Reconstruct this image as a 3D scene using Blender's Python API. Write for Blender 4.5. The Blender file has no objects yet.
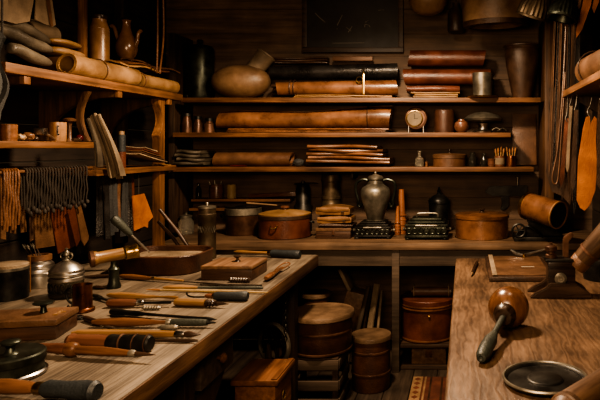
import bpy, bmesh, math, random
from mathutils import Vector, Matrix, Euler
random.seed(7)
PI = math.pi
C = bpy.context.scene.collection
sc = bpy.context.scene

# ---------------------------------------------------------------- camera geometry
F, CX, CY, H = 600.0, 465.0, 147.0, 1.48      # focal length, vanishing point, camera height
def X(px, Y): return (px - CX) * Y / F
def Z(py, Y): return H + (CY - py) * Y / F
ZB = 0.85                                      # bench tops
def YB(py, z=ZB): return F * (H - z) / (py - CY)
S1, S2, S3 = 1.831, 1.583, 1.338               # back shelves (top faces)
E = 0.001

cam_d = bpy.data.cameras.new('camera'); cam = bpy.data.objects.new('camera', cam_d); C.objects.link(cam)
cam.location = (0, 0, H); cam.rotation_euler = (PI/2, 0, 0)
cam_d.sensor_width = 36; cam_d.lens = 36
cam_d.shift_x = -(CX - 300) / 600.0; cam_d.shift_y = (CY - 200) / 600.0
cam_d.clip_start = 0.05
cam_d.dof.use_dof = True; cam_d.dof.focus_distance = 3.2; cam_d.dof.aperture_fstop = 9.0
sc.camera = cam

# ---------------------------------------------------------------- materials
def mat(name, c1, c2, scale=(6, 6, 6), rough=0.5, metal=0.0, bump=0.15, detail=6, dirt=0.5, rv=0.15, spec=0.5, lo=0.35, hi=0.65, fine=None, wave=None, coat=0.0, emis=None):
    def ds(c, k_=.87):
        l = .25*c[0]+.6*c[1]+.15*c[2]; return tuple(l+(q-l)*k_ for q in c)
    c1, c2 = ds(c1), ds(c2)
    m = bpy.data.materials.new(name); m.use_nodes = True
    nt = m.node_tree; N = nt.nodes; Lk = nt.links
    b = N['Principled BSDF']
    tc = N.new('ShaderNodeTexCoord'); mp = N.new('ShaderNodeMapping')
    oi = N.new('ShaderNodeObjectInfo')
    ad = N.new('ShaderNodeVectorMath'); ad.operation = 'ADD'
    sv = N.new('ShaderNodeVectorMath'); sv.operation = 'SCALE'; sv.inputs[0].default_value = (3.1, 5.3, 7.7)
    Lk.new(oi.outputs['Random'], sv.inputs['Scale'])
    Lk.new(tc.outputs['Object'], ad.inputs[0]); Lk.new(sv.outputs[0], ad.inputs[1])
    Lk.new(ad.outputs[0], mp.inputs['Vector']); mp.inputs['Scale'].default_value = scale
    no = N.new('ShaderNodeTexNoise'); no.inputs['Detail'].default_value = detail; no.inputs['Scale'].default_value = 1.0; no.inputs['Roughness'].default_value = 0.62
    Lk.new(mp.outputs[0], no.inputs['Vector'])
    fac = no.outputs['Fac']
    if wave:
        w = N.new('ShaderNodeTexWave'); w.wave_type = 'BANDS'; w.bands_direction = wave; w.inputs['Scale'].default_value = 0.9
        w.inputs['Distortion'].default_value = 11.0; w.inputs['Detail'].default_value = 5; w.inputs['Detail Scale'].default_value = 2.2
        Lk.new(mp.outputs[0], w.inputs['Vector'])
        mx = N.new('ShaderNodeMath'); mx.operation = 'MULTIPLY_ADD'; mx.inputs[1].default_value = 0.13
        Lk.new(w.outputs['Fac'], mx.inputs[0])
        mm = N.new('ShaderNodeMath'); mm.operation = 'MULTIPLY'; mm.inputs[1].default_value = 0.90
        Lk.new(fac, mm.inputs[0]); Lk.new(mm.outputs[0], mx.inputs[2]); fac = mx.outputs[0]
    r = N.new('ShaderNodeValToRGB'); r.color_ramp.elements[0].position = lo; r.color_ramp.elements[1].position = hi
    r.color_ramp.elements[0].color = (*c1, 1); r.color_ramp.elements[1].color = (*c2, 1)
    Lk.new(fac, r.inputs[0])
    # blotchy dirt
    n2 = N.new('ShaderNodeTexNoise'); n2.inputs['Scale'].default_value = 4.0; n2.inputs['Detail'].default_value = 4
    Lk.new(ad.outputs[0], n2.inputs['Vector'])
    rr = N.new('ShaderNodeMapRange'); rr.inputs[1].default_value = 0.3; rr.inputs[2].default_value = 0.65
    rr.inputs[3].default_value = 1 - dirt; rr.inputs[4].default_value = 1.0
    Lk.new(n2.outputs['Fac'], rr.inputs[0])
    mu = N.new('ShaderNodeVectorMath'); mu.operation = 'SCALE'
    Lk.new(r.outputs[0], mu.inputs[0]); Lk.new(rr.outputs[0], mu.inputs['Scale'])
    Lk.new(mu.outputs[0], b.inputs['Base Color'])
    ro = N.new('ShaderNodeMapRange'); ro.inputs[3].default_value = max(0.03, rough - rv); ro.inputs[4].default_value = min(1, rough + rv)
    Lk.new(fac, ro.inputs[0]); Lk.new(ro.outputs[0], b.inputs['Roughness'])
    b.inputs['Metallic'].default_value = metal
    b.inputs['Specular IOR Level'].default_value = spec
    if coat: b.inputs['Coat Weight'].default_value = coat; b.inputs['Coat Roughness'].default_value = 0.25
    if bump:
        bp = N.new('ShaderNodeBump'); bp.inputs['Strength'].default_value = bump; bp.inputs['Distance'].default_value = 0.01
        src = fac
        if fine:
            n3 = N.new('ShaderNodeTexNoise'); n3.inputs['Scale'].default_value = fine; n3.inputs['Detail'].default_value = 3
            Lk.new(ad.outputs[0], n3.inputs['Vector']); src = n3.outputs['Fac']
        Lk.new(src, bp.inputs['Height']); Lk.new(bp.outputs[0], b.inputs['Normal'])
    return m

M = {}
def wood(k, c1, c2, ax='x', s=1.0, **kw):
    sc_ = {'x': (3*s, 45*s, 45*s), 'y': (45*s, 3*s, 45*s), 'z': (45*s, 45*s, 3*s)}[ax]
    kw.setdefault('rough', 0.55); kw.setdefault('bump', 0.25)
    M[k] = mat(k, c1, c2, sc_, **kw)
def leather(k, c1, c2, **kw):
    kw.setdefault('rough', 0.48); kw.setdefault('bump', 0.25); kw.setdefault('fine', 140)
    M[k] = mat(k, c1, c2, (9, 9, 9), **kw)
def metal(k, c1, c2, rough=0.35, **kw):
    kw.setdefault('bump', 0.06)
    M[k] = mat(k, c1, c2, (14, 14, 14), rough=rough, metal=kw.pop('metal', 1.0), **kw)

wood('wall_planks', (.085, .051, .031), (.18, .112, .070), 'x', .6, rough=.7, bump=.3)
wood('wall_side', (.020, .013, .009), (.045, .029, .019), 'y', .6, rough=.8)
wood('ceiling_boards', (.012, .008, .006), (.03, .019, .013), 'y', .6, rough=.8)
wood('floor_boards', (.035, .024, .017), (.085, .058, .038), 'y', .6, rough=.6, dirt=.6)
wood('shelf_x', (.088, .037, .015), (.22, .096, .038), 'x', rough=.5)
wood('shelf_y', (.105, .046, .018), (.27, .122, .048), 'y', rough=.5)
wood('shelf_z', (.11, .048, .018), (.29, .13, .050), 'z', rough=.5)
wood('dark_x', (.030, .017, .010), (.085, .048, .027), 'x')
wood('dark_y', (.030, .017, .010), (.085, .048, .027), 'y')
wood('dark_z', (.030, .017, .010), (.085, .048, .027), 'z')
wood('bench_left', (.095, .071, .048), (.245, .19, .13), 'y', .55, rough=.58, dirt=.55, bump=.3, wave='X')
wood('bench_edge', (.070, .034, .016), (.20, .105, .050), 'y', .8, rough=.5, dirt=.5)
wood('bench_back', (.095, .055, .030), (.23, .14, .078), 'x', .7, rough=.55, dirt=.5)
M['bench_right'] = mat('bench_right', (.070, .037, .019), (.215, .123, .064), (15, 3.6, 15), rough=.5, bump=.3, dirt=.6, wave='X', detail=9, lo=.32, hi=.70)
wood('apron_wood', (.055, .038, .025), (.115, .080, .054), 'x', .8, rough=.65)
wood('handle_yellow', (.19, .098, .038), (.36, .205, .085), 'x', 1.5, rough=.32, dirt=.35, bump=.06)
wood('handle_brown', (.105, .046, .022), (.21, .096, .045), 'x', 1.5, rough=.33, dirt=.35, bump=.06)
wood('handle_red', (.105, .044, .026), (.20, .086, .050), 'x', 1.5, rough=.3, dirt=.35, bump=.06)
wood('turned_dark', (.030, .018, .012), (.075, .042, .026), 'x', 1.5, rough=.3, bump=.06)
wood('box_wood', (.055, .026, .015), (.125, .060, .033), 'x', 1, rough=.45)
wood('box_top', (.13, .068, .036), (.25, .14, .075), 'y', 1, rough=.45)
wood('stool_wood', (.14, .056, .022), (.30, .125, .050), 'y', .8, rough=.4)
wood('pale_wood', (.25, .155, .08), (.46, .30, .165), 'x', .8, rough=.5)
wood('ball_wood', (.12, .050, .021), (.235, .10, .042), 'z', 1.0, rough=.26, bump=.05, dirt=.4, coat=.3)
leather('tan', (.25, .135, .055), (.43, .25, .108), rough=.46)
leather('tan_grey', (.20, .145, .09), (.34, .25, .16), rough=.55)
leather('copper_leather', (.125, .052, .023), (.26, .115, .052), rough=.29, coat=.5, bump=.12)
leather('orange', (.34, .105, .018), (.54, .185, .036), rough=.5)
leather('red_brown', (.088, .025, .013), (.172, .052, .026), rough=.38)
leather('mid_brown', (.105, .048, .024), (.19, .092, .046), rough=.42)
leather('dark_brown', (.045, .024, .014), (.10, .052, .030), rough=.42)
leather('black', (.014, .013, .013), (.035, .032, .030), rough=.27)
leather('grey_green', (.075, .062, .045), (.15, .124, .088), rough=.45)
leather('dark_cloth', (.024, .026, .027), (.060, .062, .060), rough=.8, bump=.35)
leather('grip_blue', (.018, .024, .028), (.038, .048, .053), rough=.55)
leather('grip_green', (.028, .034, .028), (.060, .070, .056), rough=.5)
leather('ochre', (.32, .21, .08), (.46, .32, .14), rough=.55)
leather('gourd', (.16, .092, .048), (.27, .165, .09), rough=.45)
leather('paper', (.155, .115, .072), (.27, .205, .13), rough=.8, bump=.1)
leather('cord', (.017, .013, .010), (.046, .035, .025), rough=.7, bump=0)
leather('blackboard', (.016, .015, .014), (.032, .030, .028), rough=.6, bump=.05)
leather('chalk', (.16, .15, .13), (.28, .26, .23), rough=.9, bump=0)
leather('white_mark', (.50, .45, .36), (.68, .62, .50), rough=.8, bump=0)
leather('ceramic', (.26, .15, .075), (.42, .26, .14), rough=.3, bump=.05)
leather('bristle', (.24, .10, .035), (.42, .19, .07), rough=.8)
leather('rug_red', (.13, .034, .020), (.25, .075, .042), rough=.95, bump=.5, fine=320)
leather('rug_tan', (.27, .15, .07), (.40, .24, .12), rough=.95, bump=.5, fine=320)
leather('cherry', (.07, .008, .012), (.12, .016, .018), rough=.15, bump=0)
metal('black_metal', (.020, .020, .019), (.060, .058, .052), .42, metal=.7)
metal('green_metal', (.030, .036, .028), (.085, .095, .072), .38, metal=.75)
metal('steel', (.30, .28, .25), (.52, .49, .44), .28)
metal('pewter', (.16, .145, .112), (.33, .30, .24), .42, metal=.7)
metal('brass', (.42, .26, .085), (.68, .46, .17), .30)
leather('pouch_leather', (.20, .098, .040), (.36, .19, .085), rough=.33, coat=.3, bump=.12)
metal('bronze', (.075, .052, .030), (.16, .115, .068), .45, metal=.6)
wood('bracket_wood', (.060, .028, .012), (.150, .070, .028), 'z')
leather('stake_wood', (.22, .075, .026), (.38, .14, .05), rough=.4)
wood('roller_wood', (.070, .036, .019), (.150, .082, .043), 'x', 1.2, rough=.5, bump=.1)
leather('barrel_red', (.055, .024, .015), (.110, .046, .026), rough=.4)
leather('glazed_brown', (.22, .105, .050), (.36, .18, .088), rough=.24, bump=.04, coat=.5)
leather('rail_leather', (.085, .042, .020), (.17, .085, .042), rough=.5)
leather('barrel_top', (.13, .080, .045), (.24, .15, .086), rough=.45)
metal('copper', (.24, .088, .040), (.44, .18, .085), .34)
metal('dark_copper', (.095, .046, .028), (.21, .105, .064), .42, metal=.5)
metal('silver', (.48, .45, .40), (.74, .70, .62), .36)
def glass(k, col, rough=.06):
    m = bpy.data.materials.new(k); m.use_nodes = True
    nt = m.node_tree; b = nt.nodes['Principled BSDF']
    n = nt.nodes.new('ShaderNodeTexNoise'); n.inputs['Scale'].default_value = 30
    r = nt.nodes.new('ShaderNodeMapRange'); r.inputs[3].default_value = rough; r.inputs[4].default_value = rough + .15
    nt.links.new(n.outputs['Fac'], r.inputs[0]); nt.links.new(r.outputs[0], b.inputs['Roughness'])
    b.inputs['Base Color'].default_value = (*col, 1); b.inputs['Transmission Weight'].default_value = 0.9; b.inputs['IOR'].default_value = 1.3
    M[k] = m
glass('glass', (.72, .68, .58)); glass('dark_glass', (.16, .15, .12))

# ---------------------------------------------------------------- mesh helpers
def new(): return bmesh.new()
def finish(bm): bmesh.ops.recalc_face_normals(bm, faces=bm.faces[:])
def lathe(prof, segs=28, axis='z', bm=None, mtx=None):
    """prof: (r, h) from one end to the other; ends are closed."""
    bm = bm or new(); rings = []
    def pt(r, h, a):
        c, s = r*math.cos(a), r*math.sin(a)
        v = Vector((c, s, h)) if axis == 'z' else (Vector((h, c, s)) if axis == 'x' else Vector((s, h, c)))
        return mtx @ v if mtx else v
    for r, h in prof:
        if r < 1e-5: rings.append([bm.verts.new(pt(0, h, 0))])
        else: rings.append([bm.verts.new(pt(r, h, 2*PI*i/segs)) for i in range(segs)])
    for a, b in zip(rings, rings[1:]):
        if len(a) == 1 and len(b) == 1: continue
        for i in range(segs):
            j = (i+1) % segs
            if len(a) == 1: bm.faces.new((a[0], b[i], b[j]))
            elif len(b) == 1: bm.faces.new((a[i], a[j], b[0]))
            else: bm.faces.new((a[i], a[j], b[j], b[i]))
    a, b = rings[-1], rings[0]
    if len(a) > 1 and len(b) > 1 and len(rings) > 2:
        for i in range(segs): bm.faces.new((a[i], a[(i+1) % segs], b[(i+1) % segs], b[i]))
    else:
        if len(b) > 1: bm.faces.new(b)
        if len(a) > 1: bm.faces.new(a)
    finish(bm); return bm
def box(x0, x1, y0, y1, z0, z1, bev=0.004, bm=None, mtx=None, seg=2):
    t = new()
    bmesh.ops.create_cube(t, size=1)
    for v in t.verts:
        v.co = Vector((x0 + (v.co.x+.5)*(x1-x0), y0 + (v.co.y+.5)*(y1-y0), z0 + (v.co.z+.5)*(z1-z0)))
    if bev:
        bev = min(bev, .45*min(x1-x0, y1-y0, z1-z0))
        bmesh.ops.bevel(t, geom=t.edges[:], offset=bev, segments=seg, affect='EDGES', profile=.6)
    if mtx: t.transform(mtx)
    if bm is None: return t
    return merge(bm, t)
def merge(bm, t):
    me = bpy.data.meshes.new('tmp'); t.to_mesh(me); t.free(); bm.from_mesh(me); bpy.data.meshes.remove(me); return bm
def tube(pts, r, segs=8, bm=None, closed=False):
    bm = bm or new(); pts = [Vector(p) for p in pts]; n = len(pts)
    rs = r if isinstance(r, (list, tuple)) else [r]*n
    rings = []; up = None
    for i, p in enumerate(pts):
        a = pts[(i-1) % n] if (i > 0 or closed) else p
        b = pts[(i+1) % n] if (i < n-1 or closed) else p
        t = (b-a)
        t = t.normalized() if t.length > 1e-9 else Vector((0, 0, 1))
        if up is None: up = Vector((0, 0, 1)) if abs(t.z) < .9 else Vector((1, 0, 0))
        s = t.cross(up)
        if s.length < 1e-4: s = t.cross(Vector((1, .3, 0)))
        s.normalize(); u = s.cross(t).normalized(); up = u
        rings.append([bm.verts.new(p + rs[i]*(math.cos(2*PI*k/segs)*s + math.sin(2*PI*k/segs)*u)) for k in range(segs)])
    prs = list(zip(rings, rings[1:])) + ([(rings[-1], rings[0])] if closed else [])
    for a, b in prs:
        for k in range(segs):
            j = (k+1) % segs; bm.faces.new((a[k], a[j], b[j], b[k]))
    if not closed: bm.faces.new(rings[0]); bm.faces.new(rings[-1])
    finish(bm); return bm
def smooth_path(pts, n=6):
    pts = [Vector(p) for p in pts]; out = []
    P = [pts[0]] + pts + [pts[-1]]
    for i in range(1, len(P)-2):
        for k in range(n):
            t = k/n; a, b, c, d = P[i-1], P[i], P[i+1], P[i+2]
            out.append(.5*((2*b) + (c-a)*t + (2*a-5*b+4*c-d)*t*t + (3*b-a-3*c+d)*t**3))
    out.append(pts[-1]); return out
def prism(poly, t, plane='xz', bev=0.0, bm=None, mtx=None):
    """extrude a 2D outline by t, centred; plane gives the two axes of the outline"""
    b2 = new(); n = len(poly)
    def pt(a, b, c): return {'xz': (a, c, b), 'yz': (c, a, b), 'xy': (a, b, c)}[plane]
    f = [b2.verts.new(pt(a, b, -t/2)) for a, b in poly]; g = [b2.verts.new(pt(a, b, t/2)) for a, b in poly]
    b2.faces.new(f); b2.faces.new(g[::-1])
    for i in range(n): b2.faces.new((f[i], f[(i+1) % n], g[(i+1) % n], g[i]))
    finish(b2)
    if bev: bmesh.ops.bevel(b2, geom=b2.edges[:], offset=bev, segments=2, affect='EDGES')
    bmesh.ops.triangulate(b2, faces=[x for x in b2.faces if len(x.verts) > 4])
    if mtx: b2.transform(mtx)
    return b2 if bm is None else merge(bm, b2)
def slab(f, nu, nv, t, bm=None, nrm=None):
    """a sheet of thickness t along the surface f(u, v)"""
    b2 = new(); e = 1e-3; top, bot = [], []
    for i in range(nu+1):
        ra, rb = [], []
        for j in range(nv+1):
            u, v = i/nu, j/nv; p = Vector(f(u, v))
            if nrm: n = Vector(nrm)
            else:
                du = Vector(f(min(1, u+e), v)) - Vector(f(max(0, u-e), v)); dv = Vector(f(u, min(1, v+e))) - Vector(f(u, max(0, v-e)))
                n = du.cross(dv); n = n.normalized() if n.length > 1e-12 else Vector((0, 0, 1))
            ra.append(b2.verts.new(p + n*t/2)); rb.append(b2.verts.new(p - n*t/2))
        top.append(ra); bot.append(rb)
    for i in range(nu):
        for j in range(nv):
            b2.faces.new((top[i][j], top[i+1][j], top[i+1][j+1], top[i][j+1])); b2.faces.new((bot[i][j], bot[i][j+1], bot[i+1][j+1], bot[i+1][j]))
    for i in range(nu):
        b2.faces.new((top[i][0], bot[i][0], bot[i+1][0], top[i+1][0])); b2.faces.new((top[i][nv], top[i+1][nv], bot[i+1][nv], bot[i][nv]))
    for j in range(nv):
        b2.faces.new((top[0][j], top[0][j+1], bot[0][j+1], bot[0][j])); b2.faces.new((top[nu][j], bot[nu][j], bot[nu][j+1], top[nu][j+1]))
    finish(b2)
    return b2 if bm is None else merge(bm, b2)
def rolled(L, R, turns=2.4, gap=None, t=0.004, rad=None, wob=0.0, sag=0.0, nx=14, seed=1, flat=1.0):
    """a sheet rolled up along local x, from 0 to L; the open ends show the spiral. Lies on z = 0."""
    rnd = random.Random(seed); bm = new(); n = int(22*turns)
    gap = gap or t*1.7; ph = [rnd.uniform(0, 6.28) for _ in range(4)]
    rad = rad or (lambda s: 1.0); outer = []
    for i in range(nx+1):
        s = i/nx; ring = []
        for k in range(n+1):
            th = 2*PI*turns*k/n; r0 = R - gap*turns*(1 - k/n)
            r = r0*rad(s)*(1 + wob*math.sin(3*s*PI + ph[0] + th) * (.4+.6*s))
            a = th + .5*wob*8*math.sin(2*s*PI+ph[1]) - PI/2
            xo = L*s + (rnd.uniform(-1, 1)*.0 + .012*math.sin(th*1.0+ph[2])*(1 if i in (0, nx) else 0))
            zz = math.sin(a)*flat
            ring.append(((xo, r*math.cos(a), r*zz), (xo, (r-t)*math.cos(a), (r-t)*zz)))
        outer.append(ring)
    outer = [[((a[0], a[1], a[2]-mz), (b[0], b[1], b[2]-mz)) for a, b in ring] for ring in outer for mz in [min(p[0][2] for p in ring)]]
    zmin = 0.0
    V = [[(bm.verts.new((p[0][0], p[0][1], p[0][2]-zmin+sag*0)), bm.verts.new((p[1][0], p[1][1], p[1][2]-zmin))) for p in ring] for ring in outer]
    for i in range(nx):
        for k in range(n):
            a, b, c, d = V[i][k], V[i+1][k], V[i+1][k+1], V[i][k+1]
            bm.faces.new((a[0], b[0], c[0], d[0])); bm.faces.new((a[1], d[1], c[1], b[1]))
        for k in (0, n):
            a, b = V[i][k], V[i+1][k]; bm.faces.new((a[0], a[1], b[1], b[0]))
    for i in (0, nx):
        for k in range(n):
            a, b = V[i][k], V[i][k+1]; bm.faces.new((a[0], b[0], b[1], a[1]))
    finish(bm); return bm
def obj(name, bm, m, parent=None, loc=(0, 0, 0), rot=(0, 0, 0), smooth=True, ang=40):
    me = bpy.data.meshes.new(name); bm.to_mesh(me); bm.free()
    me.materials.append(M[m] if isinstance(m, str) else m)
    if smooth:
        for p in me.polygons: p.use_smooth = True
        me.set_sharp_from_angle(angle=math.radians(ang))
    o = bpy.data.objects.new(name, me); C.objects.link(o)
    o.location = loc; o.rotation_euler = rot
    if parent: o.parent = parent
    return o
def tag(o, label, cat, group=None):
    o['label'] = label; o['category'] = cat
    if group: o['group'] = group
    return o
def thing(name, label, cat, loc=(0, 0, 0), rot=(0, 0, 0), group=None):
    o = bpy.data.objects.new(name, None); C.objects.link(o); o.empty_display_size = .05
    o.location = loc; o.rotation_euler = rot
    return tag(o, label, cat, group)
def single(name, label, cat, bm, m, loc=(0, 0, 0), rot=(0, 0, 0), group=None, ang=40):
    return tag(obj(name, bm, m, None, loc, rot, ang=ang), label, cat, group)
def struct(name, bm, m, parent=None):
    o = obj(name, bm, m, parent, smooth=False)
    if not parent: o['kind'] = 'structure'
    return o
def dup(root, loc, rot=None, label=None, scale=None):
    r = root.copy(); C.objects.link(r); r.location = loc
    if rot is not None: r.rotation_euler = rot
    if scale is not None: r.scale = scale
    if label: r['label'] = label
    for ch in list(root.children):
        c = ch.copy(); C.objects.link(c); c.parent = r
        for g in list(ch.children):
            d = g.copy(); C.objects.link(d); d.parent = c
    return r
def LP(Y, surf, prof):
    """profile in photo pixels (half width, row) at depth Y -> metres above the surface; None = on the surface"""
    return [(r*Y/F, 0.0 if py is None else max(0.0, Z(py, Y) - surf)) for r, py in prof]
def noise_verts(bm, amp, sc_=9.0, seed=0):
    from mathutils import noise
    o = Vector((seed*3.7, seed*1.3, seed*2.1))
    for v in bm.verts: v.co += Vector(noise.noise_vector(v.co*sc_ + o))*amp
    return bm
def rope_ring(R, r, n=24, flat=1.0, axis='z'):
    P_ = []
    for i in range(n):
        a = 2*PI*i/n; c, s = R*math.cos(a), R*flat*math.sin(a)
        P_.append({'z': (c, s, 0), 'y': (c, 0, s), 'x': (0, c, s)}[axis])
    return tube(P_, r, 6, closed=True)
# ================================================================ the room
YW, XL, XR, ZC = 4.62, -2.30, 0.98, 2.95
bm = new(); z = 0
for h in (.20, .17, .19, .18, .18, .17, .18, .19, .17, .18, .19, .18, .17, .19, .21, .20):
    if z >= ZC: break
    box(XL-.1, XR+.1, YW, YW+.03, z+.0005, min(ZC, z+h)-.0005, .0015, bm, seg=1); z += h
box(XL-.1, XR+.1, YW+.03, YW+.08, 0, ZC, 0, bm)
struct('wall_back', bm, 'wall_planks')
def side_wall(name, x0, x1):
    bm = new(); z = 0
    inner = x1 if x0 < -1 else x0
    while z < ZC:
        a, b = (x0, x1)
        box(a, b, -.6, YW+.08, z+.002, min(ZC, z+.2)-.002, .004, bm, seg=1); z += .2
    struct(name, bm, 'wall_side')
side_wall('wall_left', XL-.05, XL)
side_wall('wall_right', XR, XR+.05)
bm = new()
for i in range(22): box(XL-.05+i*.155, XL-.05+i*.155+.152, -.6, YW, -.05, 0, .003, bm, seg=1)
struct('floor', bm, 'floor_boards')
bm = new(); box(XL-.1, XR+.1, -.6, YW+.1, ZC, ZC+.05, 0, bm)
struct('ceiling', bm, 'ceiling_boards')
# beams the hanging wares are tied to, above the picture
for i, (y, x0, x1) in enumerate(((4.22, XL, XR), (3.66, .18, XR), (2.95, XL, -1.45))):
    struct('trim_%d' % (i+1), box(x0+.002, x1-.002, y-(.16 if i == 1 else .04), y+(.2 if i == 1 else .28 if i == 0 else .04), 2.62, 2.70, .006), 'dark_x')

# ================================================================ shelving on the back wall
u = thing('shelving_unit', 'long wooden shelves across the back wall, loaded with leather rolls', 'shelves', (0, YW-.003, 0))
D = .36
for zt, x0, x1 in ((S1, X(180, 4.25), X(541, 4.25)), (S2, X(172, 4.25), X(511, 4.25)), (S3, X(172, 4.25), X(534, 4.25))):
    b = box(x0, x1, -D, 0, zt-.034, zt, .004)
    obj('shelf', b, 'shelf_x', u)
obj('upright', box(.565, .632, -D-.004, 0, .86, 2.4, .005), 'bracket_wood', u)
obj('upright', box(X(172, 4.25)-.06, X(172, 4.25)-.015, -D+.06, 0, .86, 2.3, .005), 'dark_z', u)
# small ledge shelves left, behind the pots
for zt, a, b_, dd in ((1.09, 186, 287, .12), (1.02, 184, 236, .12)):
    obj('ledge', box(X(a, 4.42), X(b_, 4.42), -dd, 0, zt-.02, zt, .003), 'shelf_x', u)
for px_ in (350, 372):
    obj('bracket', box(X(px_, 4.4), X(px_, 4.4)+.02, -.2, 0, S3-.09, S3-.035, .004), 'dark_z', u)

# ================================================================ shelving on the left wall
LT = 1.826
u = thing('shelving_unit', 'wooden shelves with curved brackets on the left wall', 'shelves', (XL+.002, 0, 0))
def lx(x): return x - XL - .002
obj('shelf', box(0, lx(-1.86), 2.43, 3.96, LT-.043, LT, .005), 'shelf_y', u)
obj('shelf', box(0, lx(-1.86), 1.95, 3.01, 1.505-.031, 1.505, .005), 'shelf_y', u)
obj('shelf', box(0, lx(-1.86), 3.03, 3.87, 1.364-.032, 1.364, .005), 'shelf_y', u)
def corbel(y, ztop, dep, ht, w=.04):
    P_ = [(0, 0), (dep, 0), (dep, -.035)]
    for k in range(9):
        a = k/8*PI/2; P_.append((dep-.025 - (dep-.07)*math.sin(a), -.035 - (ht-.035)*(1-math.cos(a))))
    P_.append((0, -ht))
    return prism(P_, w, 'xz', .003, mtx=Matrix.Translation((0, y, ztop)))
for y in (2.56, 3.25, 3.80):
    obj('bracket', corbel(y, LT-.044, lx(-1.888), .27), 'bracket_wood', u); obj('lit_bracket_tip', box(lx(-1.888)+.001, lx(-1.866), y-.02, y+.02, LT-.079, LT-.0445, .004), 'shelf_z', u)  # paler end block paints light on the tip; bracket body coloured darker
obj('bracket', corbel(3.80, 1.331, lx(-1.90), .16), 'bracket_wood', u)
# curved cheek at the end of the middle shelf
P_ = [(lx(-1.863)-.04*math.sin(k/8*PI), .25*k/8) for k in range(9)] + [(lx(-1.863)-.028-.04*math.sin(k/8*PI), .25*k/8) for k in range(8, -1, -1)]
obj('cheek', prism(P_, .03, 'xz', .003, mtx=Matrix.Translation((0, 2.985, 1.507))), 'bracket_wood', u)
# front post with a hollowed edge at its head
P_ = [(-.03, ZB+.002), (.03, ZB+.002), (.03, 1.782), (-.03, 1.782)] 
hz = [( -.03 + .0, 1.50)]
P_ = [(-.03, ZB+.002), (.03, ZB+.002), (.03, 1.782), (-.045, 1.782)] + [(-.045+.05*math.sin(k/10*PI), 1.75-.20*k/10) for k in range(11)] + [(-.03, 1.53)]
obj('post', prism(P_, .05, 'yz', .003, mtx=Matrix.Translation((lx(-1.91), 3.74, 0))), 'shelf_z', u)
obj('post', box(lx(-2.28), lx(-2.22), 3.9, 3.955, ZB+.002, 2.6, .004), 'dark_z', u)
obj('post', box(lx(-2.10), lx(-2.065), 3.25, 3.285, LT+.001, 2.6, .004), 'shelf_z', u)
# thin back board and rail that the thongs hang on
obj('rail', tube([(lx(-1.868), 2.28, 1.376), (lx(-1.868), 3.0, 1.376)], .008, 10), 'shelf_y', u)
for y in (2.3, 2.98): obj('rail_bracket', box(0, lx(-1.868), y-.008, y+.008, 1.368, 1.384, .002), 'dark_x', u)

# ================================================================ shelf at right
u = thing('wall_shelf', 'wooden shelf on right wall holding a leather roll, straps hooked beneath', 'shelf', (0, 0, 0))
obj('board', box(.58, XR-.003, 2.35, 3.60, 1.775, 1.812, .005), 'shelf_y', u)
for y in (2.6, 3.5): obj('bracket', prism([(XR-.004, 0), (.66, 0), (.66, -.03), (XR-.04, -.2), (XR-.004, -.2)], .03, 'xz', .003, mtx=Matrix.Translation((0, y, 1.774))), 'dark_z', u)

# ================================================================ workbench along the back wall
u = thing('workbench', 'long wooden workbench along the back wall with open bays below', 'workbench', (0, 0, 0))
obj('worktop', box(-2.02, .93, 3.92, YW-.003, ZB-.045, ZB, .006), 'bench_back', u)
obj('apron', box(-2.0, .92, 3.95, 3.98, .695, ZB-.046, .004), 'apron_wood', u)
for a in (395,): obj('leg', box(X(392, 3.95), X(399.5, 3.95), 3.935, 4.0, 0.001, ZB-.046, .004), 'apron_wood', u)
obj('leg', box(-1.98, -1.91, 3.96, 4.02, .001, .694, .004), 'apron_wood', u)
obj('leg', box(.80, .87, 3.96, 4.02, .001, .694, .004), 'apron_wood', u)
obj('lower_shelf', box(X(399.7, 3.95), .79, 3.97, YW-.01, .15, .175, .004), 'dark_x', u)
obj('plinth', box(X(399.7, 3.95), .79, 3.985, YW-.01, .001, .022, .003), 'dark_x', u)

# ================================================================ workbench left
BL = YB(254.5)
u = thing('workbench', 'long left workbench strewn with hand tools, drawer under its top', 'workbench', (0, 0, 0))
bm = new()
yb0, xs = .7, [-2.12, -1.72, -1.30, -.864]
obj('worktop', box(-2.12, -.864, .7, BL, ZB-.066, ZB, .007), 'bench_left', u)
obj('edge_strip', box(-.863, -.858, .705, BL-.004, ZB-.066, ZB-.002, .002), 'bench_edge', u)
obj('leg', box(-.995, -.925, BL-.26, BL-.19, .001, ZB-.067, .004), 'dark_z', u)
obj('leg', box(-2.10, -2.03, BL-.16, BL-.09, .001, ZB-.067, .004), 'dark_z', u)
obj('leg', box(-.97, -.90, 1.93, 2.0, .001, ZB-.067, .004), 'dark_z', u)
obj('rail', box(-2.0, -.95, BL-.13, BL-.10, ZB-.17, ZB-.067, .004), 'dark_x', u)
obj('drawer_case', box(-1.6, -.935, 2.03, 2.37, .625, ZB-.067, .004), 'dark_y', u)
d = obj('drawer', box(-.934, -.905, 2.06, 2.345, .64, .772, .004), 'apron_wood', u)
obj('knob', lathe([(.006, 0), (.007, .012), (.017, .018), (.018, .026), (.01, .033), (0, .034)], 18, 'x'), 'handle_brown', d, (-.905, 2.19, .71))
P_ = [(2.08, .622), (2.33, .622), (2.27, .56), (2.19, .50), (2.14, .40), (2.09, .40)]
obj('knee_brace', prism(P_, .04, 'yz', .003, mtx=Matrix.Translation((-.95, 0, 0))), 'dark_z', u)

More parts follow.
